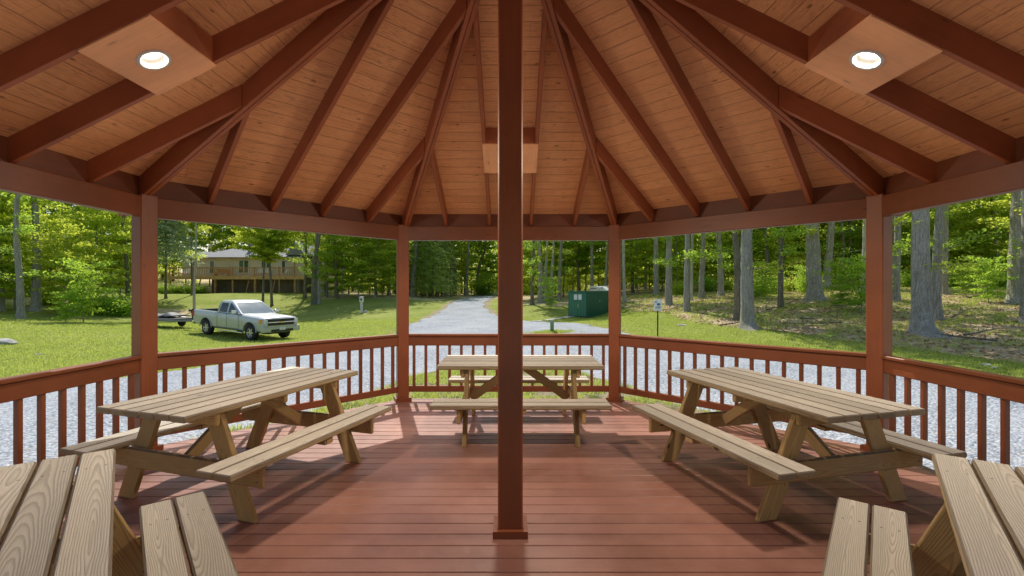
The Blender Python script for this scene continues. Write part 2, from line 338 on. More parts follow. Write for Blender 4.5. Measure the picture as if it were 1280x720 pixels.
PTS+=[(4.6*math.cos(t),3+4.6*math.sin(t),-.38) for t in np.linspace(0,2*PI,9)[:-1]]+[(0,3,-.40),(0,12,-.40),(-3,16,-.48),(3,16,-.45),(-8,-8,-.45),(8,-8,-.45),(0,-40,-.5),(60,-40,0),(-60,-40,-.5),(-60,0,-.6),(60,0,1.5),(-33,62,1.2),(-22,62,1.1),(-45,60,1.3),
 (-120,100,5),(-50,110,4),(0,130,3),(60,120,7),(120,100,12),(-100,40,1.5),(100,30,9)]
P_=np.array(PTS); 
def _k(r2): return .5*r2*np.log(r2+1e-9)
def _solve():
    n=len(P_); d2=((P_[:,None,:2]-P_[None,:,:2])**2).sum(-1); K=_k(d2)+np.eye(n)*8.0
    Q=np.c_[np.ones(n),P_[:,:2]]; A=np.zeros((n+3,n+3)); A[:n,:n]=K; A[:n,n:]=Q; A[n:,:n]=Q.T
    return np.linalg.solve(A,np.r_[P_[:,2],0,0,0])
_W=_solve()
def zt(x,y):
    x=np.atleast_1d(np.asarray(x,float)); y=np.atleast_1d(np.asarray(y,float)); r=np.hypot(x,y); s=np.where(r>125,125/np.maximum(r,1e-6),1); x=x*s; y=y*s
    out=np.empty(len(x))
    for i in range(0,len(x),20000):
        a=x[i:i+20000]; b=y[i:i+20000]; d2=(a[:,None]-P_[None,:,0])**2+(b[:,None]-P_[None,:,1])**2
        out[i:i+20000]=_k(d2)@_W[:-3]+_W[-3]+_W[-2]*a+_W[-1]*b
    return out
def z1(x,y): return float(zt(x,y)[0])
def wob(a,s,k=0): return np.sin(a*1.7/s+k)+.6*np.sin(a*4.1/s+1.3+k*2)+.4*np.sin(a*9.3/s+2.1+k)
RY=[-30,-14,-6,0,6,9.5,12.7,14.8,19,24,29.5,32,36,42,48,55,70,85,110]
RL=[-16,-16,-14,-12,-11,-10.2,-8.2,-6.6,-5.4,-5.8,-6.1,-6.1,-6.0,-5.8,-5.8,-5.9,-5.4,-4.7,-2]  # unseen gravel behind the viewpoint widened to bounce light up to the ceiling
RR=[16,15,13,11,9.8,9.3,8.6,7.7,5.6,4.4,2.9,1.2,-1.0,-2.4,-2.6,-2.5,-2.3,-1.6,2]
def xl(y): return np.interp(y,RY,RL)+.13*wob(y,1.)+.05*np.sin(y*11)
def xr(y): return np.interp(y,RY,RR)+.12*wob(y,1.,2)+.05*np.sin(y*12)
def axis(n0,n1):
    a=[0.]
    while a[-1]<600: a.append(a[-1]+max(.4,.033*a[-1]))
    return a
_a=axis(0,0); gx=np.array([-v for v in _a[:0:-1]]+_a); gy=gx+3
GX,GY=np.meshgrid(gx,gy); fx=GX.ravel(); fy=GY.ravel(); fz=zt(fx,fy)
fz=fz+np.where(np.hypot(fx,fy)>14,.03*np.sin(fx*1.3)*np.sin(fy*1.1),0)
dl=np.minimum(np.abs(fx-xl(fy)),np.abs(fx-xr(fy))); dirt=np.exp(-(dl/.75)**2)*(fy<90)
XBY=[-30,6,11.5,15.4,18.2,22.6,29.9,36,43]; XBX=[16,13.8,12.7,11.7,10.8,9.,8.6,8.5,2.5]
def forest_mask(x,y):
    f=np.where(y<43,np.clip((x-np.interp(y,XBY,XBX))/1.2+.5,0,1),0)
    f=np.maximum(f,np.clip((y-43)/2+.5,0,1)*np.clip((x-xr(np.clip(y,0,110))-2.5)/1.5,0,1))
    f=np.maximum(f,np.clip((y-58)/3,0,1)*(x<0)); f=np.maximum(f,np.clip((y-35.5+(x+22)*.12)/2,0,1)*np.clip((-x-25)/2,0,1)*(y<44)*.6)
    f=np.maximum(f,np.clip((y-48)/2,0,1)*np.clip((x+22)/2,0,1)*(x<xl(np.clip(y,0,110))-1.5)*.8)
    return f
fo=forest_mask(fx,fy)
ny,nx=GX.shape; idx=np.arange(nx*ny).reshape(ny,nx)
q=np.stack([idx[:-1,:-1],idx[:-1,1:],idx[1:,1:],idx[1:,:-1]],-1).reshape(-1,4)
tag(np_mesh('ground',np.c_[fx,fy,fz],q,M_ground,{'forest':fo,'dirt':dirt},smooth=True),kind='structure')
def gz(x,y):   # height of the ground sheet itself
    return zt(x,y)+np.where(np.hypot(x,y)>14,.03*np.sin(np.asarray(x)*1.3)*np.sin(np.asarray(y)*1.1),0)
def strip(name,ys,L,Rr,ncol,mat,lift):
    t=np.linspace(0,1,ncol); xs=L[:,None]*(1-t)+Rr[:,None]*t; Y=np.repeat(ys[:,None],ncol,1)
    fx=xs.ravel();fy=Y.ravel(); 
    v=np.c_[fx,fy,gz(fx,fy)+lift]; n=len(ys); idx=np.arange(n*ncol).reshape(n,ncol)
    q=np.stack([idx[:-1,:-1],idx[:-1,1:],idx[1:,1:],idx[1:,:-1]],-1).reshape(-1,4)
    return tag(np_mesh(name,v,q,mat,smooth=True),kind='structure')
ys=np.concatenate([np.arange(-14,30,.2),np.arange(30,110,.5)]); strip('gravel_road',ys,xl(ys),xr(ys),60,M_gravel,.035)
# side path to the green shed (runs along x)
xs=np.linspace(1.5,4.9,24); 
def pathz(): 
    c=np.interp(xs,[1.5,3.4,4.9],[31.5,33.2,34.6]); w=.42+.05*wob(xs,1); vs=[];n=len(xs)
    for k in (-1,0,1): vs.append(np.c_[xs,c+k*w,gz(xs,c+k*w)+.045])
    v=np.concatenate(vs); q=[]
    for k in range(2):
        for i in range(n-1): q.append((k*n+i,k*n+i+1,(k+1)*n+i+1,(k+1)*n+i))
    tag(np_mesh('path',v,np.array(q),simple('pale_gravel_path',(.5,.48,.44),.9,0,.15,9)),kind='structure')
pathz()
# verge of sand and grass around the gazebo
GC=Vector((0,2.958,0)); AP=3.484; T8=math.tan(PI/8)
def verge():
    n=160; nr=14; vs=[];th=np.linspace(0,2*PI,n,endpoint=False)
    lobe=np.exp(-((th-PI/2-.02)/.42)**2)*4.3; ro=4.55+lobe+.14*wob(th*5,1.)+.25*np.exp(-((th-PI)/.8)**2)
    for i in range(nr):
        r=2.6+(ro-2.6)*i/(nr-1); x=r*np.cos(th); y=GC.y+r*np.sin(th); vs.append(np.c_[x,y,gz(x,y)+.06-(.02 if i==nr-1 else 0)])
    v=np.concatenate(vs); q=[]
    for i in range(nr-1):
        for k in range(n): q.append((i*n+k,i*n+(k+1)%n,(i+1)*n+(k+1)%n,(i+1)*n+k))
    tag(np_mesh('grass_verge',v,np.array(q),M_verge,smooth=True),kind='structure'); return th,ro
VTH,VRO=verge()
# ------------------------------------------------------------------ gazebo
BB=2.2102; BT=2.4002; SL=.495; HR=.92; RAFH=.185
gz_o=thing('gazebo','octagonal gazebo painted red brown with plank ceiling, posts, railings and composite deck','gazebo',(0,0,0))
POSTS=[(-1.49,6.44),(1.445,6.44),(3.484,4.401),(3.484,1.515),(1.443,-.526),(-1.443,-.526),(-3.484,1.515),(-3.455,4.401)]
def bound(y,ap):
    dy=abs(y-GC.y); return min(ap,ap*math.sqrt(2)-dy) if dy<=ap else 0
# deck
mb=MB(); dap=AP+.11; y=GC.y-dap+.002; W=.1315
while y<GC.y+dap-.03:
    y0=y;y1=min(y+W-.005,GC.y+dap); b=.004
    prof=[(y0,-.025),(y0,-b),(y0+b,0),(y1-b,0),(y1,-b),(y1,-.025)]; br=random.random()
    vs=[];bc=[]
    for sx in (-1,1):
        for (yy,zz) in prof:
            bx=bound(yy,dap); vs.append((sx*bx,yy,zz)); bc.append((sx*bx,yy-y0,zz))
    fs=[tuple(range(5,-1,-1)),tuple(range(6,12))]+[(i,(i+1)%6,6+(i+1)%6,6+i) for i in range(6)]
    mb.add(vs,fs,bc,br); y+=W
mb.build('deck',M_deck,gz_o)
mb=MB(); 
oct_=[Vector((dap*math.sqrt(1+T8*T8)*math.cos(PI/8+k*PI/4),GC.y+dap*math.sqrt(1+T8*T8)*math.sin(PI/8+k*PI/4),0)) for k in range(8)]
for k in range(8):
    a=oct_[k];b=oct_[(k+1)%8]; n=((a+b)/2-GC).normalized()
    mb.board(a+n*.015+Vector((0,0,-.16)),b+n*.015+Vector((0,0,-.16)),.3,.024,n,.003)
mb.poly([p+Vector((0,0,-.05)) for p in oct_],.02,(0,0,-1))
mb.build('skirt_board',M_red,gz_o)
# posts
def post(x,y,ang,h,w=.15,name='post'):
    M=Matrix.Translation((x,y,0))@Matrix.Rotation(ang,4,'Z')
    m=MB(); m.board(M@Vector((0,0,.001)),M@Vector((0,0,h)),w,w,M.to_3x3()@Vector((1,0,0)),.008)
    p=m.build(name,M_post,gz_o)
    m=MB(); e=w/2+.03
    for (x0,x1,y0,y1) in ((-e,e,-e,-w/2-.001),(-e,e,w/2+.001,e),(-e,-w/2-.001,-w/2,w/2),(w/2+.001,e,-w/2,w/2)): m.box(x0,x1,y0,y1,.001,.046,M)
    for sx in (-1,1):
        for sy in (-1,1):
            m.box(sx*(w/2+.002)-.001 if sx<0 else w/2+.001,(sx*(w/2+.012)) if sx>0 else -(w/2+.001),sy*w/2-.012,sy*w/2+.012,.055,.105,M) if False else None
    m.build('base_trim',M_post,p); return p
for k,(x,y) in enumerate(POSTS): post(x,y,math.atan2(y-GC.y,x-GC.x),BT+.02,.15)
post(0,GC.y,0,BT+SL*AP-.02,.155,'centre_post')
# beams
for k in range(8):
    a=Vector((*POSTS[k],0)); b=Vector((*POSTS[(k+1)%8],0)); d=(b-a).normalized(); a2=a+d*.060; b2=b-d*.060
    m=MB(); zc=(BB+BT)/2; n=Vector((d.y,-d.x,0))
    m.board(a2+Vector((0,0,zc)),b2+Vector((0,0,zc)),.09,BT-BB,(0,0,1),.006)
    m.build('beam',M_red,gz_o)
    m=MB(); mid=(a+b)/2; out=(mid-GC); out.z=0; out.normalize()
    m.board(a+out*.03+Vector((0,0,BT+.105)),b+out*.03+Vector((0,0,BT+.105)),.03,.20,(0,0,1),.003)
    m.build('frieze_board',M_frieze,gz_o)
# rafters
def rafter(m,lat,r0,r1,ang,w=.038,h=RAFH,dz=0.,cosf=1.,offs=0.):
    # prism in the vertical plane through direction ang, offset laterally; r = distance out along ang (cosf converts to apothem distance)
    d=Vector((math.cos(ang),math.sin(ang),0)); s=Vector((-d.y,d.x,0)); vs=[];bc=[]
    n=6
    for i in range(n+1):
        r=r0+(r1-r0)*i/n; zb=BT+SL*(AP-r*cosf)+dz
        for (a,zz) in ((-w/2,0.003),(-w/2+.003,0),(w/2-.003,0),(w/2,.003),(w/2,h),(-w/2,h)):
            p=GC+d*r+s*(lat+a); vs.append((p.x,p.y,zb+zz)); bc.append((r,zz,a))
    fs=[(0,1,2,3,4,5)[::-1],tuple(n*6+i for i in range(6))]
    for i in range(n):
        for k in range(6): j=(k+1)%6; fs.append((i*6+k,i*6+j,i*6+6+j,i*6+6+k))
    m.add(vs,fs,bc,random.random())
OV=.27
for k in range(8):
    ang=k*PI/4; tt=T8
    haspanel=k in (0,2,4)
    for lat in (-.885,-.285,.285,.885):
        r0=abs(lat)/tt+.07; m=MB()
        rafter(m,lat,r0,AP+OV,ang); m.build('rafter',M_raf,gz_o)
    # hip: doubled boards
    ha=ang+PI/8
    m=MB(); rafter(m,-.0205,.10,(AP+OV)/math.cos(PI/8),ha,.036,.215,-.025,math.cos(PI/8)); rafter(m,.0205,.10,(AP+OV)/math.cos(PI/8),ha,.036,.215,-.025,math.cos(PI/8))
    rafter(m,0,.10,(AP+OV)/math.cos(PI/8),ha,.03,.19,-.006,math.cos(PI/8))
    m.build('hip_rafter',M_raf,gz_o)
    # ceiling bay
    d=Vector((math.cos(ang),math.sin(ang),0)); s=Vector((-d.y,d.x,0)); m=MB(); r0=.06; r1=AP+OV
    def cp(r,l,dz=0.): p=GC+d*r+s*l; return (p.x,p.y,BT+RAFH-.002+SL*(AP-r)+dz)
    q=[(r0,-r0*tt),(r0,r0*tt),(r1,r1*tt),(r1,-r1*tt)]
    m.add([cp(*v) for v in q],[(0,1,2,3)],[(l,r/math.cos(math.atan(SL)),0) for r,l in q],random.random()); m.build('plank_ceiling',M_ceil,gz_o)
    m=MB(); m.add([cp(r,l,dz) for dz in (.02,.05) for r,l in q],[(3,2,1,0),(4,5,6,7),(0,1,5,4),(1,2,6,5),(2,3,7,6),(3,0,4,7)]); m.build('roof',simple('grey_shingles',(.10,.095,.09),.9,0,.3,30) if k==0 else bpy.data.materials['grey_shingles'],gz_o)
    m=MB(); a=Vector(cp(r1+.012,-r1*tt)); b=Vector(cp(r1+.012,r1*tt)); m.board(a-Vector((0,0,.06)),b-Vector((0,0,.06)),.022,.19,(0,0,1),.003); m.build('fascia',M_red,gz_o)
    if haspanel:
        ra,rb=2.058,2.467; hl=.302; m=MB()
        def pz(r): return BT+SL*(AP-r)-.004
        def pp(r,l,dz): p=GC+d*r+s*l; return Vector((p.x,p.y,pz(r)+dz))
        # panel with a round hole
        rc=(ra+rb)/2; n=48; rad=.083; ring=[]; outer=[]
        for i in range(n):
            t=2*PI*i/n; c,s_=math.cos(t),math.sin(t); ring.append((rc+rad*c*.93,rad*s_))
            k2=1/max(abs(c)/((rb-ra)/2),abs(s_)/hl); outer.append((rc+c*k2,s_*k2))
        for (cr,cl) in ((ra,-hl),(ra,hl),(rb,-hl),(rb,hl)):
            i=min(range(n),key=lambda i:(outer[i][0]-cr)**2+(outer[i][1]-cl)**2); outer[i]=(cr,cl)
        vs=[pp(r,l,0) for r,l in outer]+[pp(r,l,0) for r,l in ring]+[pp(r,l,.012) for r,l in outer]+[pp(r,l,.012) for r,l in ring]
        fs=[]
        for i in range(n):
            j=(i+1)%n; fs+=[(i,j,n+j,n+i),(2*n+j,2*n+i,3*n+i,3*n+j),(j,i,2*n+i,2*n+j),(n+i,n+j,3*n+j,3*n+i)]
        m.add([v-Vector((0,0,.012)) for v in vs],fs,[(r,l,0) for r,l in outer+ring+outer+ring],.5)
        pan=m.build('light_panel',M_panel,gz_o)
        for r in (ra+.02,rb-.02):
            m=MB(); a=pp(r,-.266,.094); b=pp(r,.266,.094); m.board(a,b,.036,.175,(0,0,1),.003); m.build('blocking',M_raf,gz_o)
        # lamp: trim ring, can, lens
        nrm=Vector((0,0,-1)); tilt=math.atan(SL)
        m=MB(); ce=pp(rc,0,-.012); ax1=(pp(rc+.1,0,-.012)-ce).normalized(); ax2=s; nn=ax1.cross(ax2).normalized(); nn=-nn if nn.z>0 else nn
        prof=[(.096,0.0),(.094,.006),(.080,.009),(.072,.004),(.060,-.05)]; vs=[];fs=[]
        for (rr,hh) in prof:
            for i in range(n): t=2*PI*i/n; vs.append(ce+ax1*math.cos(t)*rr+ax2*math.sin(t)*rr+nn*hh)
        for j in range(len(prof)-1):
            for i in range(n): i2=(i+1)%n; fs.append((j*n+i,j*n+i2,j*n+n+i2,j*n+n+i))
        m.add(vs,fs); lt=m.build('recessed_light',bpy.data.materials.get('white_trim') or simple('white_trim',(.62,.60,.56),.5),gz_o,smooth=True)
        m=MB(); m.add([ce+ax1*math.cos(2*PI*i/n)*.0605+ax2*math.sin(2*PI*i/n)*.0605-nn*.048 for i in range(n)],[tuple(range(n))])
        if not bpy.data.materials.get('lit_lens'):
            t=NT('lit_lens'); o_=t.obj(); e=t('ShaderNodeEmission',Color=(1,.90,.74),Strength=3.5); t.t.links.new(e.outputs[0],t.out.inputs[0])
        m.build('lens',bpy.data.materials['lit_lens'],lt)
        ld=bpy.data.lights.new('downlight','SPOT'); ld.energy=230; ld.color=(1,.86,.68); ld.spot_size=R(172); ld.spot_blend=.6; ld.shadow_soft_size=.12; NNV=nn.copy()
        lo=bpy.data.objects.new('downlight',ld); C.objects.link(lo); lo.parent=lt; lo.location=ce+nn*.02; lo.rotation_euler=(-nn).to_track_quat('Z','Y').to_euler()
# king block at the apex
m=MB(); zc=BT+SL*AP; m.tube([(0,GC.y,zc-.16),(0,GC.y,zc+.16)],[.145,.145],8); m.build('king_block',M_raf,gz_o)
# railings
def railing(a,b,nb):
    a=Vector((*a,0)); b=Vector((*b,0)); d=(b-a).normalized(); a2=a+d*.077; b2=b-d*.077; L=(b2-a2).length
    m=MB(); m.board(a2+Vector((0,0,HR-.016)),b2+Vector((0,0,HR-.016)),.095,.032,(0,0,1),.005); m.board(a2+Vector((0,0,HR-.098)),b2+Vector((0,0,HR-.098)),.058,.126,(0,0,1),.005)
    rt=m.build('top_rail',M_red,gz_o)
    m=MB(); m.board(a2+Vector((0,0,.162)),b2+Vector((0,0,.162)),.048,.083,(0,0,1),.005); m.build('bottom_rail',M_red,gz_o)
    n=Vector((d.y,-d.x,0)); s=L/(nb)
    m=MB(); m.board((0,0,.204),(0,0,HR-.161),.040,.036,(1,0,0),.004); first=None
    off=n*.038 if n.dot(GC-a)<0 else -n*.038
    for i in range(nb):
        p=a2+d*(s*(i+.5))
        if i==0: o=m.build('baluster',M_red,gz_o); 
        else: o=first.copy(); C.objects.link(o)
        if i==0: first=o
        o.location=(p.x,p.y,0); o.rotation_euler=(0,0,math.atan2(d.y,d.x))
order=[(0,1,17),(7,0,17),(1,2,17),(6,7,17),(3,2,17)]
for i,j,n in order: railing(POSTS[i],POSTS[j],n)
# ------------------------------------------------------------------ picnic tables
LT=1.72; WT=.815; ZT=.75; BO=.776; ZB=.436
def picnic(label,x,y,ang,group='picnic tables around the gazebo deck'):
    random.seed(hash(round(x*100))%1000)
    t=thing('picnic_table',label,'picnic table',(x,y,0),ang,group)
    m=MB(); nb=6; pw=WT/nb
    for i in range(nb):
        u=-WT/2+pw*(i+.5); e=random.uniform(-.006,.006); m.board((u,-LT/2+e,ZT-.021),(u,LT/2+e,ZT-.021),pw-.009,.042,(0,0,1),.008)
    m.build('tabletop',M_top,t)
    for s in (-1,1):
        m=MB()
        for k in (0,1):
            u=s*(BO-.0715-.144*k); e=random.uniform(-.006,.006); m.board((u,-LT/2+e,ZB-.021),(u,LT/2+e,ZB-.021),.135,.042,(0,0,1),.008)
        m.build('bench_seat',M_top,t)
    for fy in (-1,1):
        f=fy*.555
        for s in (-1,1):
            m=MB(); m.board((s*.577,f,0.001),(s*.268,f,ZT-.043),.135,.038,(0,1,0),.004,(True,True)); m.build('leg',M_legw,t)
        o=f+fy*.040
        m=MB(); m.board((-BO+.03,o,ZB-.043-.071),(BO-.03,o,ZB-.043-.071),.14,.038,(0,1,0),.012); m.build('crossbeam',M_legw,t)
        m=MB(); m.board((-.36,o,ZT-.043-.045),(.36,o,ZT-.043-.045),.088,.038,(0,1,0),.010); m.build('top_cleat',M_legw,t)
        m=MB(); m.board((0,f-fy*.02,ZB-.105),(0,fy*.06,ZT-.075),.088,.038,(1,0,0),.004); m.build('diagonal_brace',M_legw,t)
    m=MB(); m.board((-.36,0,ZT-.043-.035),(.36,0,ZT-.043-.035),.068,.038,(0,1,0),.008); m.build('top_cleat',M_legw,t)
    for s in (-1,1):
        m=MB(); u=s*(BO-.143); m.board((u-.135,0,ZB-.043-.02),(u+.135,0,ZB-.043-.02),.09,.038,(0,0,1),.006); m.build('seat_cleat',M_legw,t)
    return t
picnic('picnic table by the left railing, angled, its end crossbeam facing the middle of the deck',-2.11,3.789,R(-18.0))
picnic('picnic table by the right railing with sunlight across its top',2.115,3.777,R(14.6))
picnic('picnic table set square behind the centre post against the far railing',.104,5.156,R(90))
picnic('near picnic table cut off by the lower left corner of the view',-1.702,1.376,R(39.9))
picnic('near picnic table cut off by the lower right corner of the view',1.80,1.309,-R(38.5))
random.seed(7)
#@@PART2
# ------------------------------------------------------------------ leaves, crowns, trunks
def leaves(name,cent,nrm,size,mat,elong=1.6,parent=None):
    n=len(cent); nrm=nrm/np.linalg.norm(nrm,axis=1,keepdims=True)
    t=RS.normal(size=(n,3)); t-= (t*nrm).sum(1,keepdims=True)*nrm; t/=np.linalg.norm(t,axis=1,keepdims=True); b=np.cross(nrm,t)
    s=(size*RS.uniform(.7,1.3,n))[:,None]; fold=nrm*s*.18
    v=np.stack([cent-t*s*elong*.5,cent+b*s*.42+fold,cent+t*s*elong*.5,cent-b*s*.42+fold],1).reshape(-1,3)
    i=np.arange(n)*4; q=np.stack([i,i+1,i+2,i,i+2,i+3],1).reshape(-1,3)
    return np_mesh(name,v,q,mat,{'lr':np.repeat(RS.rand(n),4)},parent)
def limb(m,p,d,L,r,up=.1,n=5,seg=5,wig=.06):
    pts=[Vector(p)]; d=Vector(d).normalized()
    for i in range(seg):
        d=(d+Vector((random.uniform(-wig,wig),random.uniform(-wig,wig),random.uniform(-wig,wig)+up*.2))).normalized(); pts.append(pts[-1]+d*L/seg)
    m.tube(pts,[r*(1-.8*i/seg) for i in range(seg+1)],n,False); return pts
def trunk_pts(h,lean=0.,wig=.1,seg=14,az=0.):
    pts=[];x=y=0.
    for i in range(seg+1):
        t=i/seg; x=lean*h*t*math.cos(az)+wig*math.sin(t*5+az*3)*t; y=lean*h*t*math.sin(az)+wig*math.cos(t*4.3+az)*t
        pts.append((x,y,h*t-.15))
    return pts
def trunk_mesh(m,h,r,lean=0.,wig=.1,az=0.,n=14,flare=1.,top=.35):
    # ring-built trunk with root flare lobes
    segs=[0,.02,.05,.09,.15,.25,.4,.6,1,1.6,2.4,3.4,4.6,6,8,11,15,h] ; segs=[s for s in segs if s<h]+[h]
    lob=[random.uniform(0,2*PI) for _ in range(5)]; vs=[];fs=[];pts=[]
    for zz in segs:
        t=zz/h; cx=lean*zz*math.cos(az)+wig*math.sin(t*5+az*3)*t*2; cy=lean*zz*math.sin(az)+wig*(math.cos(t*4.3+az)-1)*t
        rr=r*(1-(1-top)*t**.9)
        for k in range(n):
            a=2*PI*k/n; f=sum(max(0,math.cos(a-l))**6 for l in lob); e=math.exp(-zz/.22)
            ra=rr*(1+flare*e*(.35+.55*f)+.05*math.sin(a*3+zz*1.7)+.035*math.sin(a*5-zz*3.1))
            vs.append((cx+ra*math.cos(a),cy+ra*math.sin(a),zz-.12))
        pts.append(Vector((cx,cy,zz-.12)))
    for i in range(len(segs)-1):
        for k in range(n): j=(k+1)%n; fs.append((i*n+k,i*n+j,i*n+n+j,i*n+n+k))
    fs.append(tuple(range((len(segs)-1)*n,len(segs)*n))); m.add(vs,fs)
    def at(z):
        for i in range(len(segs)-1):
            if segs[i+1]>=z: u=(z-segs[i])/(segs[i+1]-segs[i]); return pts[i].lerp(pts[i+1],u)
        return pts[-1]
    return at
def crown_mid(name,h,rad,z0,N,size,mat,nl=26,flat=.10,seed=0,tr=.075):
    # layered broadleaf understory tree; returns (trunk builder, leaf arrays)
    random.seed(seed); m=MB(); at=trunk_mesh(m,h,tr,random.uniform(0,.05),.12,random.uniform(0,6),8,.5,.15)
    cen=[];nor=[]; per=N//nl
    for i in range(nl):
        t=(i+.5)/nl; z=z0+(h-z0)*t**.9; az=i*2.4+random.uniform(-.4,.4); L=rad*(math.sin(PI*min(1,(.22+.78*(1-t))**.8*.9))*.9+.1)*random.uniform(.7,1.15)
        d=Vector((math.cos(az),math.sin(az),.18+.5*t)); pts=limb(m,at(z*.97),d,L,.028*(1-t*.5),-.25,4,5)
        k=per; u=RS.rand(k)**.7*5*.999; ii=u.astype(int); fr=(u-ii)[:,None]; P=np.array([tuple(p) for p in pts])
        base=P[ii]*(1-fr)+P[ii+1]*fr; w=(.18+.22*np.minimum(u,4)/5*L/2)[:,None]
        # sprays: cluster the leaves
        nc=14; cc=RS.randint(0,nc,k); off=RS.normal(size=(nc,3))*np.array([1,1,.25])
        c=base+off[cc]*w*.9+RS.normal(size=(k,3))*np.array([.15,.15,flat*.5]); c[:,2]-=.12*((c[:,0]-base[:,0])**2+(c[:,1]-base[:,1])**2)
        cen.append(c); nor.append(np.array([0,-.15,.6])+RS.normal(size=(k,3))*.55)
    return m,np.concatenate(cen),np.concatenate(nor)
protos={}
HID=[]
def proto_tree(key,name,mk):
    protos[key]=mk
def make_mid(key,h,rad,z0,N,size,lmat,bmat,seed,nl=26,elong=1.6,flat=.1,tr=.075):
    t=thing('tree','x','tree'); m,c,n=crown_mid('crown',h,rad,z0,N,size,lmat,nl,flat,seed,tr)
    m.build('trunk',bmat,t,smooth=True,attrs=False); leaves('crown',c,n,size,lmat,elong,t); protos[key]=t; return t
def make_tall(key,h,r,bmat,lmat,seed,lean=0.,az=0.,wig=.15,flare=1.,twigs=5,N=900,zc=8.5):
    random.seed(seed); t=thing('tree','x','tree'); m=MB(); at=trunk_mesh(m,h,r,lean,wig,az,16,flare,.35)
    cen=[];nor=[]
    for i in range(16):
        z=zc+(h-zc)*(i+.5)/16; a=i*2.4+random.random(); L=random.uniform(2.4,4.6)*(1-.45*i/16)
        pts=limb(m,at(z),(math.cos(a),math.sin(a),.7),L,r*.3,.1,5,4); P=np.array([tuple(p) for p in pts]); k=N//16
        u=RS.uniform(.8,3.99,k); ii=u.astype(int); fr=(u-ii)[:,None]; base=P[ii]*(1-fr)+P[ii+1]*fr
        cc=RS.randint(0,9,k); off=RS.normal(size=(9,3))*.75; cen.append(base+off[cc]+RS.normal(size=(k,3))*.33); nor.append(np.array([0,0,.7])+RS.normal(size=(k,3))*.6)
    for i in range(twigs):   # low leafy twigs
        z=random.uniform(2.2,7.5); a=random.uniform(0,2*PI); L=random.uniform(.8,2.0)
        pts=limb(m,at(z),(math.cos(a),math.sin(a),.3),L,.025,-.1,4,4); P=np.array([tuple(p) for p in pts]); k=150
        u=RS.uniform(1.,3.99,k); ii=u.astype(int); fr=(u-ii)[:,None]; base=P[ii]*(1-fr)+P[ii+1]*fr
        cen.append(base+RS.normal(size=(k,3))*np.array([.28,.28,.12])); nor.append(np.array([0,0,1.])+RS.normal(size=(k,3))*.4)
    m.build('trunk',bmat,t,smooth=True,attrs=False)
    sz=np.concatenate([np.full(16*(N//16),.30),np.full(twigs*150,.11)])
    leaves('crown',np.concatenate(cen),np.concatenate(nor),sz,lmat,1.5,t); protos[key]=t; return t
def make_pine(key,h,rad,z0,N,lmat,bmat,seed,size=.16,droop=.5):
    random.seed(seed); t=thing('tree','x','tree'); m=MB(); at=trunk_mesh(m,h,.13,0.,.05,0,8,.6,.1); cen=[];nor=[]; nw=int((h-z0)/.42)
    for i in range(nw):
        z=z0+(h-z0)*i/nw; L=rad*(1-i/nw)**.8+.25
        for k in range(5):
            a=k*2*PI/5+i*.7+random.uniform(-.2,.2); pts=limb(m,at(z),(math.cos(a),math.sin(a),.15-droop*.3),L*random.uniform(.8,1.1),.02,-droop*.8,4,4)
            P=np.array([tuple(p) for p in pts]); kk=max(8,N//(nw*5)); u=RS.uniform(.3,3.99,kk); ii=u.astype(int); fr=(u-ii)[:,None]; b=P[ii]*(1-fr)+P[ii+1]*fr
            cen.append(b+RS.normal(size=(kk,3))*np.array([.17,.17,.05])*(.5+L*.35)); nor.append(np.array([0,0,1.])+RS.normal(size=(kk,3))*.45)
    m.build('trunk',bmat,t,smooth=True,attrs=False); leaves('crown',np.concatenate(cen),np.concatenate(nor),size,lmat,2.8,t); protos[key]=t
def make_shrub(key,h,rad,N,size,lmat,seed,name='shrub'):
    random.seed(seed); t=thing(name,'x','shrub'); m=MB(); cen=[];nor=[]
    for i in range(12):
        a=i*2.4; pts=limb(m,(0,0,-.05),(math.cos(a)*.7,math.sin(a)*.7,random.uniform(.6,1.6)),h*random.uniform(.6,1.05),.014,.05,4,4); P=np.array([tuple(p) for p in pts]); k=N//12
        u=RS.uniform(.8,3.99,k); ii=u.astype(int); fr=(u-ii)[:,None]; cen.append(P[ii]*(1-fr)+P[ii+1]*fr+RS.normal(size=(k,3))*rad*.2); nor.append(np.array([0,0,1.])+RS.normal(size=(k,3))*.55)
    m.build('stem',M_twig,t,smooth=True,attrs=False); leaves('foliage',np.concatenate(cen),np.concatenate(nor),size,lmat,1.6,t); protos[key]=t
make_mid('midA',9,3.3,1.1,7200,.165,M_leafA,M_bark,1,30); make_mid('midB',7.5,2.9,.8,6600,.155,M_leafA,M_bark,2,26); make_mid('midC',11,3.6,2.6,7000,.18,M_leafD,M_barkd,3,30)
make_mid('midD',10,3.2,3.4,6600,.17,M_leafA,M_barkd,4,26); make_mid('sap',3.6,1.5,.5,2600,.10,M_leafD,M_bark,5,16,tr=.03); make_mid('yard',8.6,3.4,5.0,7500,.17,M_leafA,M_barkd,6,24,tr=.15)
make_tall('tallA',14.5,.30,M_bark,M_leafA,11,flare=1.7,N=700); make_tall('tallB',14,.22,M_bark,M_leafD,12,.02,1.,.3,.8,8); make_tall('tallC',13.5,.16,M_barkd,M_leafD,13,.03,2.5,.35,.6,9,1300); make_tall('tallD',14,.14,M_barkl,M_leafA,14,.02,4,.3,.6,3,1300)
make_pine('pine',11,3.0,1.4,6000,M_needle,M_barkd,21); make_pine('bluepine',12,3.2,4.6,7000,M_pale,M_barkd,22,.15,.7)
make_shrub('bush',1.7,1.4,2400,.10,M_leafD,31); make_shrub('lightbush',1.3,1.2,2000,.09,M_leafA,32)
used=set()
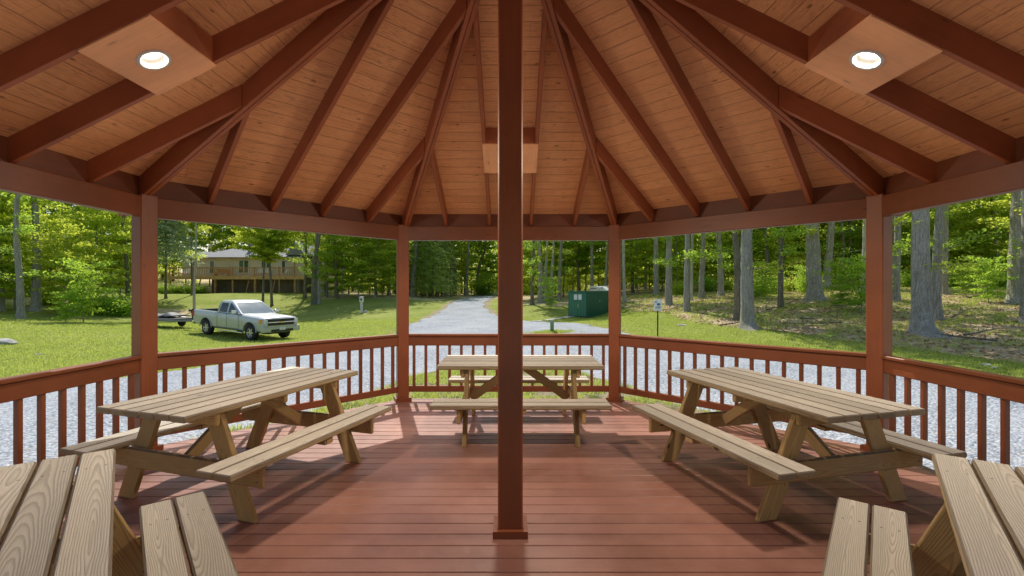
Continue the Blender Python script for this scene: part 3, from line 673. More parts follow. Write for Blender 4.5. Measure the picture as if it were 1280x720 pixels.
def put(key,x,y,label,cat,name,sx=1.,sz=None,rz=None,group=None,z=None):
    pr=protos[key]; o=pr if key not in used else copy_tree(pr); used.add(key)
    if key not in proto_children: proto_children[key]=1
    o.name=name; o.location=(x,y,(z1(x,y) if z is None else z)); o.rotation_euler=(0,0,random.uniform(0,6.28) if rz is None else rz); o.scale=(sx,sx,sz or sx)
    o['label']=label; o['category']=cat
    if group: o['group']=group
    return o
proto_children={}
# --- individually placed tall trees: px, distance, trunk width px, proto, rotation, label, optional lean trunk
base_r={'tallA':.30,'tallB':.22,'tallC':.16,'tallD':.14,'midA':.075,'midB':.075,'midC':.075,'midD':.075,'yard':.15}
TR=[
(1,36,8,'tallB','thick trunk at the far left edge of the view where lawn meets woods'),
(26,31,8,'tallB','leaning grey trunk at the woods edge on the left, nearest the lawn'),
(45,37,10,'tallA','straight stout trunk at the woods edge just right of the leaning one'),
(62,52,5,'tallC','slim dark trunk deep in the left woods, left of the tall pair'),
(142,58,8,'tallA','tall pale trunk deep in the left woods left of the gazebo post'),
(160,44,5,'tallC','slim trunk seen just left of the near left gazebo post'),
(112,50,4,'tallD','thin pale trunk in the middle of the left woods'),
(243,43,3.2,'tallD','very thin pale tree on the bank before the left end of the house deck'),
(381,50,4,'tallC','thin dark trunk at the right corner of the house deck'),
(392,46,6,'tallC','left of two dark trunks just right of the house deck'),
(398,46.5,5,'tallB','right of two dark trunks just right of the house deck'),
(409,50,3,'tallC','very thin trunk between the dark pair and the round crowned trees'),
(421,50,5,'tallC','slim dark trunk right of the house above the lawn edge'),
(470,56,4,'tallC','slim trunk at the left of the far left gazebo post'),
(486,60,4,'tallC','thin trunk hidden partly by the far left gazebo post'),
(516,58,7,'tallB','grey trunk right beside the far left gazebo post beyond the road'),
(531,66,4,'tallC','thin dark trunk left of the feathery conifer by the road'),
(547,62,5,'tallC','slim dark trunk left of the road among feathery conifers'),
(558,68,6,'tallB','upright trunk above the road bend on its left side'),
(569,72,4,'tallC','slim trunk just right of the upright one above the road bend'),
(583,74,5,'tallB','trunk on the left of the road where it leaves the view'),
(598,80,5,'tallC','slim trunk behind the dark shrub beside the road'),
(665,43,4.5,'tallC','slim trunk right beside the centre post beyond the road'),
(676,46,7,'tallA','stout grey trunk in the pale group left of the green shed'),
(683,47,4,'tallD','left one of two pale trunks left of the green shed'),
(689,49,4.5,'tallD','right one of two pale trunks left of the green shed'),
(699,48,5,'tallB','grey leaning trunk between the pale pair and the green shed'),
(724,56,4,'tallC','thin dark trunk rising behind the left end of the green shed'),
(740,50,4.5,'tallB','trunk rising behind the middle of the green shed'),
(757,52,4,'tallD','pale trunk rising behind the right end of the green shed'),
(781,37,4,'tallD','slim pale trunk just right of the far right gazebo post'),
(791,50,4,'tallC','slim dark trunk between the far right gazebo post and the sign'),
(806,52,3.5,'tallD','thin pale trunk in the woods above the small sign'),
(820,42,7,'tallB','grey trunk right above the small white sign'),
(836,31,9,'tallB','curving grey trunk with flared base right of the small white sign'),
(858.5,26,8,'tallB','straight slim trunk third from the small sign, nearer the lawn'),
(864,33,3.4,'tallD','very thin pale trunk touching the straight slim trunk'),
(877,35,7,'tallB','grey trunk with spreading base left of the big pale trunk'),
(901,37,7.5,'tallB','grey trunk midway between the curving trunk and the big pale trunk'),
(922,22.6,9,'tallC','darker trunk standing close behind the big pale trunk'),
(934,20,16,'tallA','big pale grey trunk with spread roots nearest the lawn on the right'),
(960,44,6,'tallC','dark trunk deep in the woods right of the big pale trunk'),
(976,25,6.5,'tallC','slim slightly crooked trunk between the big pale trunk and the massive one'),
(1018,27,18,'tallA','massive grey trunk with mossy flared roots up the slope'),
(1034,40,10,'tallB','trunk standing behind the massive mossy rooted trunk'),
(1052,44,4,'tallC','thin dark trunk in the woods left of the near right gazebo post'),
(1061,46,4,'tallC','thin dark trunk next to the near right gazebo post'),
(1078,34,6,'tallD','pale trunk half hidden by the near right gazebo post'),
(1120,25,9,'tallB','grey trunk just right of the near right gazebo post'),
(1152,16,22,'tallA','widest trunk on the right slope with a flared foot'),
(1170,19,11,'tallB','trunk close behind and right of the widest trunk'),
(1181,29,7,'tallB','slim trunk up the slope behind the widest trunk'),
(1207,48,6,'tallC','dark trunk far up the slope between the widest trunk and the right edge'),
(1228,50,5,'tallC','thin dark trunk far up the slope near the right edge'),
(1246,44,6,'tallD','pale trunk up the slope left of the leaning edge trunk'),
(1269,24,15,'tallA','large leaning trunk near the right edge of the view'),
(1283,17.5,13,'tallB','trunk cut off by the right edge of the view'),
]
for (px,d,wp,key,lab) in TR:
    r=wp*d/F/2; s=r/base_r[key]; hz=random.uniform(.92,1.12)
    o=put(key,X(px,d),d,lab,'tree','tree',s,hz)
    o.children[0].rotation_euler=(0,0,0)
    for ch in o.children:
        if ch.name.startswith('crown') and s<1: ch.scale=(1/s*.9,1/s*.9,1)   # keep a full crown on slim trunks
        elif ch.name.startswith('crown') and s>1: ch.scale=(1/s,1/s,1)
# leafy understory
UN=[(18,37,'midA',1.0),(-30,34,'midB',1.1),(60,41,'midB',1.0),(92,36,'midB',.85),(118,40,'midA',1.0),(150,46,'midA',1.1),(80,50,'midC',1.15),(30,50,'midC',1.2),(-20,44,'midC',1.2),(130,54,'midD',1.2),(175,48,'midB',1.),(105,31.5,'sap',1.15),
(232,66,'midC',1.2),(262,70,'midA',1.3),(290,72,'midC',1.2),(320,74,'midA',1.2),(352,72,'midC',1.2),(384,68,'midA',1.15),(186,62,'midC',1.2)]
for px,d,k,s in UN: put(k,X(px,d),d,'bushy green tree filling the edge of the left woods' if px<180 else 'leafy tree behind the house and its deck','tree','tree',s,group='leafy trees of the left woods' if px<180 else 'leafy trees behind the house')
put('bluepine',X(207,47),47,'pale feathery conifer beside the near left gazebo post, left of the house deck','tree','pine_tree',1.)
put('yard',X(328,45),45,'left one of two green trees standing before the middle of the house','tree','tree',.95,.95)
put('yard',X(340,46.2),46.2,'right one of two green trees standing before the middle of the house','tree','tree',1.,1.)
put('yard',X(240,50),50,'bright green tree hiding the left end of the house roof','tree','tree',.75,1.3)
for i,(px,d,k,s) in enumerate([(406,52,'midB',1.),(428,50,'midB',1.05),(448,49,'midA',.85),(468,50,'midB',1.05),(487,52,'midA',.9),(436,57,'midC',1.1),(462,59,'midC',1.15),(496,58,'midC',1.1),(478,64,'midD',1.3),(418,62,'midD',1.3)]):
    put(k,X(px,d),d,'round crowned tree in the thick row between the house and the road','tree','tree',s,group='trees in the row between house and road')
for px,d,s in [(528,60,.95),(541,57,.9),(552,64,1.)]: put('pine',X(px,d),d,'feathery light green conifer left of the road','tree','pine_tree',s,group='feathery conifers left of the road')
for px,d,k,s in [(520,68,'midC',1.2),(536,74,'midA',1.4),(566,76,'midA',1.3),(580,82,'midC',1.3),(600,86,'midA',1.3),(612,84,'midC',1.2),(624,92,'midA',1.3),(640,88,'midC',1.2)]:
    put(k,X(px,d),d,'leafy tree standing behind the bend of the gravel road','tree','tree',s,group='leafy trees behind the road bend')
put('bush',X(604,76),76,'dark rounded bush beside the far end of the road','shrub','shrub',2.4)
for px,d,k,s in [(652,52,'midA',1.1),(664,58,'midC',1.2),(682,60,'midA',1.3),(704,56,'midC',1.1),(716,62,'midA',1.2),(732,58,'midC',1.15),(748,62,'midA',1.2),(766,54,'midC',1.1),(780,60,'midA',1.2),(694,66,'midD',1.4)]:
    put(k,X(px,d),d,'leafy tree in the woods behind the green shed','tree','tree',s,group='leafy trees behind the green shed')
put('sap',X(688,40),40,'small leafy sapling on the lawn left of the green shed','tree','sapling',.75)
for px,d,k,s in [(797,48,'midA',1.),(812,56,'midC',1.1),(828,50,'midB',1.1),(846,46,'midA',1.),(866,52,'midC',1.1),(884,48,'midA',1.05),(906,50,'midB',1.1),(926,46,'midA',1.),(944,50,'midC',1.1),(962,52,'midB',1.),(980,44,'midA',.9),(1000,50,'midC',1.1),(1020,52,'midA',1.1),(1046,48,'midB',1.1),(1072,50,'midC',1.1),(1096,46,'midA',1.)]:
    put(k,X(px,d),d,'leafy tree in the woods up the slope between the two right gazebo posts','tree','tree',s,group='leafy trees between the right posts')
for px,d,k,s in [(1126,44,'midB',1.),(1146,50,'midA',1.1),(1168,42,'midB',.9),(1190,48,'midA',1.),(1214,42,'midB',1.),(1236,50,'midA',1.1),(1262,40,'midA',1.),(1290,44,'midB',1.1),(1310,34,'midA',1.),(1225,60,'midC',1.3),(1180,60,'midC',1.3),(1275,58,'midC',1.3)]:
    put(k,X(px,d),d,'leafy tree up the slope beyond the near right gazebo post','tree','tree',s,group='leafy trees beyond the near right post')
SP=[(1052,23,.62,'small layered sapling in front of the massive mossy rooted trunk'),(1078,22,.7,'sapling by the near right gazebo post on the slope'),(1208,27,.5,'young sapling on the slope right of the widest trunk'),(1236,24,.62,'young tree with spreading leaves between the widest trunk and the leaning trunk'),(952,30,.62,'leafy sapling right behind the big pale trunk'),(1005,34,.55,'low sapling left of the massive mossy rooted trunk'),(82,30.5,.55,'slender sapling at the woods edge on the left lawn')]
for px,d,s,l in SP: put('sap',X(px,d),d,l,'sapling','sapling',s*1.2,s*1.05)
for px,d,k,s in [(946,33,'bush',.9),(958,36,'bush',1.1),(992,38,'lightbush',1.),(1010,36,'bush',.9),(930,38,'lightbush',1.2),(1196,36,'bush',.8),(1216,38,'lightbush',1.),(1254,34,'bush',.9),(1140,38,'bush',.9),(884,42,'bush',1.1),(912,42,'lightbush',1.),(850,40,'lightbush',1.)]:
    put(k,X(px,d),d,'low leafy bush growing among the trunks on the right slope','shrub','shrub',s,group='low bushes among the trunks on the right slope')
for px,d,k,s in [(60,40,'lightbush',1.2),(130,38,'bush',1.2),(150,38,'bush',1.2),(12,42,'lightbush',1.2),(98,42,'lightbush',1.2),(36,44,'bush',1.2),(165,41,'lightbush',1.2)]:
    put(k,X(px,d),d,'low green bush under the trees at the left woods edge','shrub','shrub',s,group='low bushes at the left woods edge')
for px,d,k,s in [(206,53,'bush',.8),(222,54,'bush',.75),(238,54,'bush',.8),(250,54,'bush',.75)]:
    put(k,X(px,d),d,'dark bush under the left end of the raised house deck','shrub','shrub',s,group='bushes under the left end of the house deck')
for k,pr in protos.items():
    if k not in used: raise Exception('unused '+k)
# far woods: one mass of leaf clumps
def woods():
    cen=[];nor=[];sz=[];n=0
    for i in range(2000):
        a=R(random.uniform(-62,62)); d=random.uniform(74,112) if abs(a)<R(14) else random.uniform(62,100)
        x=d*math.sin(a); y=d*math.cos(a)
        if math.hypot(x,y)<60 or (abs(x-xl(min(y,110))/2-xr(min(y,110))/2)<4 and y<92): continue
        if -52<x<-18 and y<76: continue
        z=z1(x,y); H=random.uniform(1,21) if random.random()<.7 else random.uniform(0,5); k=120
        c=np.array([x,y,z+H])+RS.normal(size=(k,3))*np.array([1.5,1.5,.9])
        cen.append(c); nor.append(np.array([0,-.3,.5])+RS.normal(size=(k,3))*.6); sz.append(np.full(k,.42))
    tag(leaves('distant_woods',np.concatenate(cen),np.concatenate(nor),np.concatenate(sz),M_leafA),'mass of green foliage filling the far woods behind all the nearer trees','woods',kind='stuff')
woods()
def far_trunks():
    m=MB()
    for i in range(330):
        a=R(random.uniform(-60,60)); d=random.uniform(64,100); x=d*math.sin(a); y=d*math.cos(a)
        if -50<x<-19 and y<76: continue
        if abs(x-xl(min(y,110))/2-xr(min(y,110))/2)<4 and y<95: continue
        z=z1(x,y); r=random.uniform(.1,.24); l=random.uniform(-.4,.4); m.tube([(x,y,z-.3),(x+l*.5,y,z+9),(x+l,y,z+20)],[r,r*.8,r*.5],6,False)
    tag(m.build('distant_trunks',M_barkd,None,True,False),'countless slim dark trunks of the far woods','woods',kind='stuff')
far_trunks()
# trees standing behind the viewpoint (shade and reflections of the open side)
for x,y,k in [(-16,-14,'midA'),(14,-16,'midA'),(0,-24,'midC'),(26,-6,'tallA')]: put(k,x,y,'leafy tree standing behind the open side of the gazebo','tree','tree',1.2,group='trees behind the open side of the gazebo')
# ------------------------------------------------------------------ grass blades, leaf litter
def blades(name,xs,ys,h,mat,nb=4,label='',lift=0.):
    n=len(xs); z=gz(xs,ys)+lift; X0=np.repeat(xs,nb)+RS.normal(size=n*nb)*.035; Y0=np.repeat(ys,nb)+RS.normal(size=n*nb)*.035; Z0=np.repeat(z,nb)
    a=RS.uniform(0,2*PI,n*nb); w=RS.uniform(.004,.008,n*nb)*(1+np.hypot(X0,Y0)*.04); hh=np.repeat(h*RS.uniform(.5,1.2,n),nb)*RS.uniform(.6,1.1,n*nb); le=hh*RS.uniform(.2,.8,n*nb); b=RS.uniform(0,2*PI,n*nb)
    v=np.stack([np.c_[X0-np.cos(a)*w,Y0-np.sin(a)*w,Z0-.01],np.c_[X0+np.cos(a)*w,Y0+np.sin(a)*w,Z0-.01],np.c_[X0+np.cos(b)*le,Y0+np.sin(b)*le,Z0+hh]],1).reshape(-1,3)
    q=np.arange(n*nb*3).reshape(-1,3); return tag(np_mesh(name,v,q,mat,{'lr':np.repeat(RS.rand(n*nb),3)}),label,'grass',kind='stuff')
def sample(n,f,x0,x1,y0,y1):
    xs=[];ys=[];t=0
    while t<n:
        x=RS.uniform(x0,x1,n*2);y=RS.uniform(y0,y1,n*2); k=f(x,y); xs.append(x[k]);ys.append(y[k]);t+=k.sum()
    return np.concatenate(xs)[:n],np.concatenate(ys)[:n]
clump=lambda x,y: (np.sin(x*1.9+np.sin(y*1.3))*np.sin(y*2.3+np.cos(x*.9))+1)/2
lawn=lambda x,y: ((x<xl(y)-.1)|(x>xr(y)+.1))&(RS.rand(len(x))<np.clip(12/np.hypot(x,y),0,1)**1.5)&(forest_mask(x,y)<.6)&(np.abs(x)<y*1.25+4)
x_,y_=sample(70000,lawn,-40,22,4,34); blades('grass',x_,y_,.075,M_grass,4,'short lawn grass around the gravel road')
def vf(x,y):
    th=np.mod(np.arctan2(y-GC.y,x),2*PI); r=np.hypot(x,y-GC.y); ro=np.interp(th,np.r_[VTH,2*PI],np.r_[VRO,VRO[0]]); return (r<ro-.05)&(r>3.75)&(clump(x*1.5,y*1.5)+RS.rand(len(x))*.5>.62)
x_,y_=sample(9000,vf,-6,6,-2,12); blades('verge_grass',x_,y_,.10,M_grass,5,'tufts of grass in the sandy strip beside the gazebo',.05)
ff=lambda x,y:(forest_mask(x,y)>.4)&(clump(x*.7,y*.7)>.45)&(np.abs(x)<y*1.3+3)
x_,y_=sample(26000,ff,6,45,7,45); blades('forest_grass',x_,y_,.12,M_grass,4,'thin grass and moss on the shaded slope among the trunks')
def litter():
    f=lambda x,y:(forest_mask(x,y)>.35)&(np.abs(x)<y*1.3+3); x,y=sample(45000,f,6,48,7,48); z=gz(x,y)+.02
    o=leaves('leaf_litter',np.c_[x,y,z],np.array([0,0,1.])+RS.normal(size=(len(x),3))*.35,RS.uniform(.05,.11,len(x)),MLIT); tag(o,'dry brown leaves scattered over the wooded slope','leaves',kind='stuff')
MLIT=m_leaf('dry_leaf',[(.26,.16,.08),(.46,.33,.19),(.66,.53,.36)],(.5,.35,.2),.25,.8)
litter()
def stick(px,d,L,a,lab):
    x=X(px,d); random.seed(int(px)); m=MB(); z=z1(x,d)+.05; p=limb(m,(0,0,.03),(math.cos(a),math.sin(a),.05),L,.035,0,5,6,.12)
    for q in p[1:5]: limb(m,q,(math.cos(a+random.choice([-1,1])*.8),math.sin(a+.7),.35),L*.3,.014,.1,4,3,.15)
    o=m.build('fallen_branch',M_barkd,None,True,False); o.location=(x,d,z); tag(o,lab,'branch',group='fallen branches on the wooded slope')
for px,d,L,a,lab in [(958,24,2.6,.3,'curled fallen branch between the big pale trunk and the crooked trunk'),(1000,21,2.2,-.2,'fallen branch on bare soil below the massive trunk'),(1052,19,2.,2.8,'fallen branch lying left of the near right gazebo post'),(1040,24,2.4,.2,'fallen branch by the flared roots of the massive trunk'),(1205,15,1.8,.1,'fallen branch right of the widest trunk'),(1246,14,1.6,2.9,'fallen branch near the right edge of the slope'),(900,21,1.5,0.,'small fallen branch left of the big pale trunk'),(1190,19,1.9,.5,'fallen branch behind the widest trunk')]: stick(px,d,L,a,lab)
def rock(px,d,s,lab,cat='rock',g=None):
    x=X(px,d); bm=bmesh.new(); bmesh.ops.create_icosphere(bm,subdivisions=3,radius=1); random.seed(int(px*3)); ph=[random.uniform(0,6) for _ in range(4)]
    for v in bm.verts:
        c=v.co; f=1+.22*math.sin(c.x*3.1+ph[0])*math.cos(c.y*2.7+ph[1])+.1*math.sin(c.z*6+c.x*5+ph[2]); v.co=Vector((c.x*s[0],c.y*s[1],c.z*s[2]))*f
    me=bpy.data.meshes.new('rock'); bm.to_mesh(me); bm.free(); me.materials.append(MROCK); o=bpy.data.objects.new('rock',me); C.objects.link(o); o.location=(x,d,z1(x,d)+s[2]*.3); tag(o,lab,cat,g)
MROCK=simple('pale_stone',(.42,.41,.38),.9,0,.3,5)
rock(4,18.5,(.5,.3,.16),'pale flat rock half buried in the lawn at the left edge'); rock(48,16,(.12,.1,.06),'small stone in the lawn near the left edge'); rock(1233,11.5,(.10,.08,.04),'flat pale stone on the green strip at the right'); rock(1243,11.2,(.06,.05,.03),'small stone beside the flat pale stone on the right')
rock(853,22,(.25,.14,.07),'light stone on the grass bank right of the small white sign')
#@@PART3
# ------------------------------------------------------------------ pickup truck
M_silver=simple('silver_car_paint',(.46,.49,.51),.34,.35,.03,2,.5); M_glass=simple('dark_tinted_glass',(.012,.020,.024),.10,0,.1,2,.1,.4); M_wind=simple('windshield_glass',(.10,.17,.21),.14,0,.1,2,.1,.35)
M_blk=simple('black_plastic',(.02,.02,.022),.5); M_rub=simple('tyre_rubber',(.022,.022,.023),.85); M_chr=simple('chrome',(.75,.76,.78),.16,1.,.03); M_alu=simple('alloy_rim',(.62,.63,.65),.3,.8,.03)
M_amb=simple('amber_lens',(.75,.30,.04),.25,0,.1,9,.6); M_lamp=simple('clear_lamp_glass',(.62,.66,.68),.12,.3,.1,30,.8); M_rl=simple('red_lamp',(.45,.02,.02),.25,0,.1,9,.6); M_gold=simple('gold_badge',(.75,.52,.12),.3,.7,.05)
def wheel(par,x,y,r=.40,w=.27,out=-1,name='wheel'):
    g=thing('wheel',None,None,(x,y,r)); g.parent=par
    m=MB(); n=36; prof=[(-.5*w,r*.62),(-.5*w,r*.86),(-.38*w,r*.97),(-.2*w,r),(.2*w,r),(.38*w,r*.97),(.5*w,r*.86),(.5*w,r*.62)]; vs=[];fs=[]
    for (yy,rr) in prof:
        for i in range(n): a=2*PI*i/n; vs.append((rr*math.cos(a),yy,rr*math.sin(a)))
    for j in range(len(prof)-1):
        for i in range(n): k=(i+1)%n; fs.append((j*n+i,j*n+k,j*n+n+k,j*n+n+i))
    m.add(vs,fs); m.build('tyre',M_rub,g,smooth=True)
    m=MB(); yo=out*.44*w; vs=[];fs=[]; prof=[(yo,r*.64),(yo+out*.01,r*.60),(yo-out*.03,r*.56),(yo-out*.10,r*.54)]
    for (yy,rr) in prof:
        for i in range(n): a=2*PI*i/n; vs.append((rr*math.cos(a),yy,rr*math.sin(a)))
    for j in range(3):
        for i in range(n): k=(i+1)%n; fs.append((j*n+i,j*n+k,j*n+n+k,j*n+n+i))
    m.add(vs,fs)
    for s in range(6):
        a=s*PI/3; M=Matrix.Rotation(-a,4,'Y'); yo2=yo-out*.02; m.box(.05,r*.58,min(yo2,yo2-out*.03),max(yo2,yo2-out*.03),-.035,.035,M)
    m.tube([(0,yo-out*.05,0),(0,yo,0)],[.075,.06],16); m.build('rim',M_alu,g)
    m=MB(); m.tube([(0,yo-out*.12,0),(0,yo-out*.09,0)],[r*.6,r*.6],24); m.build('brake_disc',M_blk,g)
    return g
def truck():
    z=-.90; t=thing('pickup_truck','silver pickup truck with extended cab parked on the lawn, hitched to a low trailer','pickup truck',(0,0,0))
    fr=Vector((X(314,22.0)+.44,22.0+.78,0)); 
    pr=Vector((X(257.5,23.7)+.44,23.7+.78,0)); d=(fr-pr); L=d.length; yaw=math.atan2(d.y,d.x); mid=(fr+pr)/2
    zf=z1(fr.x,fr.y); zr=z1(pr.x,pr.y); t.location=(mid.x,mid.y,(zf+zr)/2); t.scale=(.975,.975,.975); t.rotation_euler=(0,-math.atan2(zf-zr,L),yaw)
    fx=1.82; rx=-1.82; wr=.40
    def boolean(o,cutters):
        for c in cutters:
            md=o.modifiers.new('cut','BOOLEAN'); md.operation='DIFFERENCE'; md.object=c; md.solver='EXACT'
        bpy.context.view_layer.update(); me=bpy.data.meshes.new_from_object(o.evaluated_get(bpy.context.evaluated_depsgraph_get())); o.modifiers.clear(); o.data=me; me.name=o.name
        for c in cutters: bpy.data.objects.remove(c)
        return o
    def cyl(x,y0,y1,r): m=MB(); m.tube([(x,y0,.43),(x,y1,.43)],[r,r],40); return m.build('cutter',M_blk)
    def cbox(*a): m=MB(); m.box(*a); return m.build('cutter',M_blk)
    def loft(name,st,mat,cuts):
        # st: (x, halfwidth, zbottom, ztop, crown)
        m=MB(); vs=[];fs=[]
        for (x,hw,z0,z1_,cr) in st:
            h=z1_-z0; sec=[(hw*.90,z0),(hw*.975,z0+.10*h),(hw*.99,z0+.35*h),(hw,z0+.60*h),(hw*.985,z0+.82*h),(hw*.955,z0+.94*h),(hw*.90,z1_-.004),(hw*.62,z1_+cr*.7),(hw*.3,z1_+cr)]
            ring=sec+[(0,z1_+cr*.96)]+[(-y,zz) for y,zz in sec[::-1]]; vs+=[(x,y,zz) for y,zz in ring]
        k=19
        for i in range(len(st)-1):
            for j in range(k): j2=(j+1)%k; fs.append((i*k+j,i*k+j2,i*k+k+j2,i*k+k+j))
        fs+= [tuple(range(k)),tuple(range((len(st)-1)*k,len(st)*k))]
        m.add(vs,fs); o=m.build(name,mat,None,attrs=False); boolean(o,cuts); me=o.data; me.polygons.foreach_set('use_smooth',[True]*len(me.polygons)); me.set_sharp_from_angle(angle=R(32)); o.parent=t; return o
    st=[(-1.005,1.0,.44,1.255,0),(-.2,1.0,.44,1.252,0),(.7,1.0,.44,1.245,0),(1.15,1.0,.44,1.225,.03),(1.7,1.0,.44,1.195,.055),(2.3,.998,.45,1.175,.06),(2.60,.99,.46,1.15,.05),(2.70,.965,.47,1.13,.035),(2.745,.92,.50,1.10,.015),(2.765,.88,.53,1.06,0)]
    loft('body',st,M_silver,[cyl(fx,-1.3,-.62,.50),cyl(fx,.62,1.3,.50)])
    st=[(-3.03,.955,.60,1.25,0),(-3.0,.985,.56,1.285,0),(-2.6,1.0,.48,1.295,0),(-1.8,1.0,.44,1.285,0),(-1.018,1.0,.44,1.275,0)]
    loft('cargo_bed',st,M_silver,[cyl(rx,-1.3,-.62,.50),cyl(rx,.62,1.3,.50),cbox(-2.95,-1.09,-.87,.87,.72,1.6)])
    m=MB(); m.box(-2.949,-1.091,-.869,.869,.721,.74); m.box(-2.949,-1.091,-.869,-.835,.741,1.262); m.box(-2.949,-1.091,.835,.869,.741,1.262); m.box(-2.949,-2.93,-.83,.83,.741,1.25); m.build('bed_liner',M_blk,t)
    # cab greenhouse: lofted frustum
    zb=1.245; cab=[(zb,1.10,-.98,.955,.955),(1.52,.66,-.97,.90,.90),(1.80,.18,-.93,.80,.80),(1.865,-.02,-.86,.70,.70)]; m=MB(); vs=[];n=12
    def ring(xf,xb,y):
        rr=.10; pts=[]
        for (cx,cy,a0) in ((xf-rr,y-rr,0),(xb+rr,y-rr,90),(xb+rr,-y+rr,180),(xf-rr,-y+rr,270)):
            for k in range(3): a=R(a0+45*k); pts.append((cx+rr*math.cos(a),cy+rr*math.sin(a)))
        return pts
    for (zz,xf,xb,y,_) in cab: vs+=[(x,y_,zz) for x,y_ in ring(xf,xb,y)]
    vs+=[(0*1-.45,0,1.885)]; fs=[]
    for i in range(3):
        for k in range(n): j=(k+1)%n; fs.append((i*n+k,i*n+j,i*n+n+j,i*n+n+k))
    for k in range(n): fs.append((3*n+k,3*n+(k+1)%n,4*n))
    m.add(vs,fs); m.build('cab',M_silver,t,smooth=True)
    # glass: windshield, side windows, rear
    def lerp(a,b,u): return a+(b-a)*u
    def cab_at(zz):
        for (a,b2) in zip(cab,cab[1:]):
            if zz<=b2[0]+1e-6: u=(zz-a[0])/(b2[0]-a[0]); return lerp(a[1],b2[1],u),lerp(a[2],b2[2],u),lerp(a[3],b2[3],u)
    m=MB(); rows=[1.265,1.40,1.52,1.66,1.785]; g=[]
    for zz in rows:
        xf,xb,y=cab_at(zz); g.append([(xf+.010-(.004*(k*k)),k*(y-.09),zz) for k in (-1,-.5,0,.5,1)])
    vs=[p for r_ in g for p in r_]; fs=[(i*5+k,i*5+k+1,(i+1)*5+k+1,(i+1)*5+k) for i in range(len(rows)-1) for k in range(4)]
    m.add(vs,fs); m.build('windshield',M_wind,t,smooth=True)
    for sgn in (-1,1):
        for (xa,xb_,sl) in ((.02,.74,1),(-.72,-.10,0)):
            m=MB(); vs=[]
            for zz in (1.285,1.52,1.745):
                xf,_,y=cab_at(zz); u=(zz-1.285)/(1.745-1.285); a=xa+.02*u; b2=(min(xb_,xf-.17)) if sl else xb_-.02*u; a=a if sl else xa+.05*u
                vs+=[(a,sgn*(y+.006),zz),(b2,sgn*(y+.006),zz)]
            m.add(vs,[(0,1,3,2),(2,3,5,4)]); m.build('side_window',M_glass,t)
        # door seams and handles
        m=MB(); yy=sgn*1.001
        for x_ in (.93,-.04,-.84): m.box(x_-.008,x_+.008,min(yy,yy+sgn*.003),max(yy,yy+sgn*.003),.52,1.235)
        m.box(-.84,.93,min(yy,yy+sgn*.003),max(yy,yy+sgn*.003),.508,.522); m.build('door_seam',M_blk,t)
        for x_ in (.06,-.70): m=MB(); m.box(x_,x_+.17,min(yy,yy+sgn*.03),max(yy,yy+sgn*.03),1.07,1.10,None,.008); m.build('door_handle',M_chr,t)
        m=MB(); m.board((.80,sgn*.97,1.30),(.80,sgn*1.10,1.32),.06,.05,(0,0,1),.01); m.build('mirror_arm',M_blk,t)
        m=MB(); m.box(.74,.88,min(sgn*1.06,sgn*1.26),max(sgn*1.06,sgn*1.26),1.26,1.44); m.build('mirror',M_chr,t,bevel=.035)
        m=MB(); m.box(-1.0,1.26,min(sgn*.93,sgn*1.03),max(sgn*.93,sgn*1.03),.33,.385,None,.02); m.build('running_board',M_chr,t)
        for cx in (fx,rx):
            m=MB(); pts=[(cx+.515*math.cos(a),sgn*1.004,.42+.515*math.sin(a)) for a in [PI*i/16 for i in range(17)]]; m.tube(pts,.022,6); m.build('wheel_arch_trim',M_silver,t,smooth=True)
        m=MB(); m.box(2.50,2.785,min(sgn*.735,sgn*.93),max(sgn*.735,sgn*.93),.86,1.09); m.build('headlight',M_lamp,t,bevel=.02)
        m=MB(); m.box(2.50,2.70,min(sgn*.95,sgn*.998),max(sgn*.95,sgn*.998),.88,1.08); m.build('turn_signal',M_amb,t,bevel=.004)
        m=MB(); m.box(-3.035,-2.93,min(sgn*.87,sgn*1.012),max(sgn*.87,sgn*1.012),.92,1.20); m.build('taillight',M_rl,t,bevel=.01)
        m=MB(); m.tube([(2.80,sgn*.80,.63),(2.888,sgn*.80,.63)],.06,14); m.build('fog_lamp',M_lamp,t)
        for cx in (fx,rx): wheel(t,cx,sgn*.865,wr,.26,sgn)
    m=MB(); m.box(2.60,2.800,-.70,.70,.77,1.10); m.build('grille',M_blk,t,bevel=.01)
    m=MB(); m.box(2.72,2.815,-.71,.71,.915,.960); m.box(2.62,2.808,-.73,.73,1.098,1.125); m.box(2.72,2.808,-.73,.73,.745,.772)
    m.build('grille_bars',M_chr,t)
    m=MB(); m.poly([(2.822,y,z_) for y,z_ in ((-.11,.91),(-.05,.91),(-.045,.895),(.045,.895),(.05,.91),(.11,.91),(.09,.95),(.045,.95),(.04,.965),(-.04,.965),(-.045,.95),(-.09,.95))],.01,(1,0,0)); m.build('emblem',M_gold,t)
    m=MB(); m.box(2.60,2.88,-.99,.99,.46,.735); m.build('front_bumper',M_chr if False else M_silver,t,bevel=.04)
    m=MB(); m.box(2.80,2.886,-.60,.60,.475,.60); m.build('air_intake',M_blk,t,bevel=.01)
    m=MB(); m.box(2.887,2.895,-.16,.16,.55,.70); m.build('licence_plate',simple('plate_white',(.7,.72,.74),.5),t)
    m=MB(); m.box(-3.17,-3.03,-.95,.95,.50,.68); m.build('rear_bumper',M_chr,t,bevel=.03)
    m=MB(); m.box(-2.9,2.5,-.55,.55,.34,.50); m.box(1.3,2.35,-.60,.60,.42,.90); m.box(-2.35,-1.3,-.60,.60,.45,.69); m.build('underbody',M_blk,t)
    return t,d.normalized(),mid
TRK,TD,TM=truck()
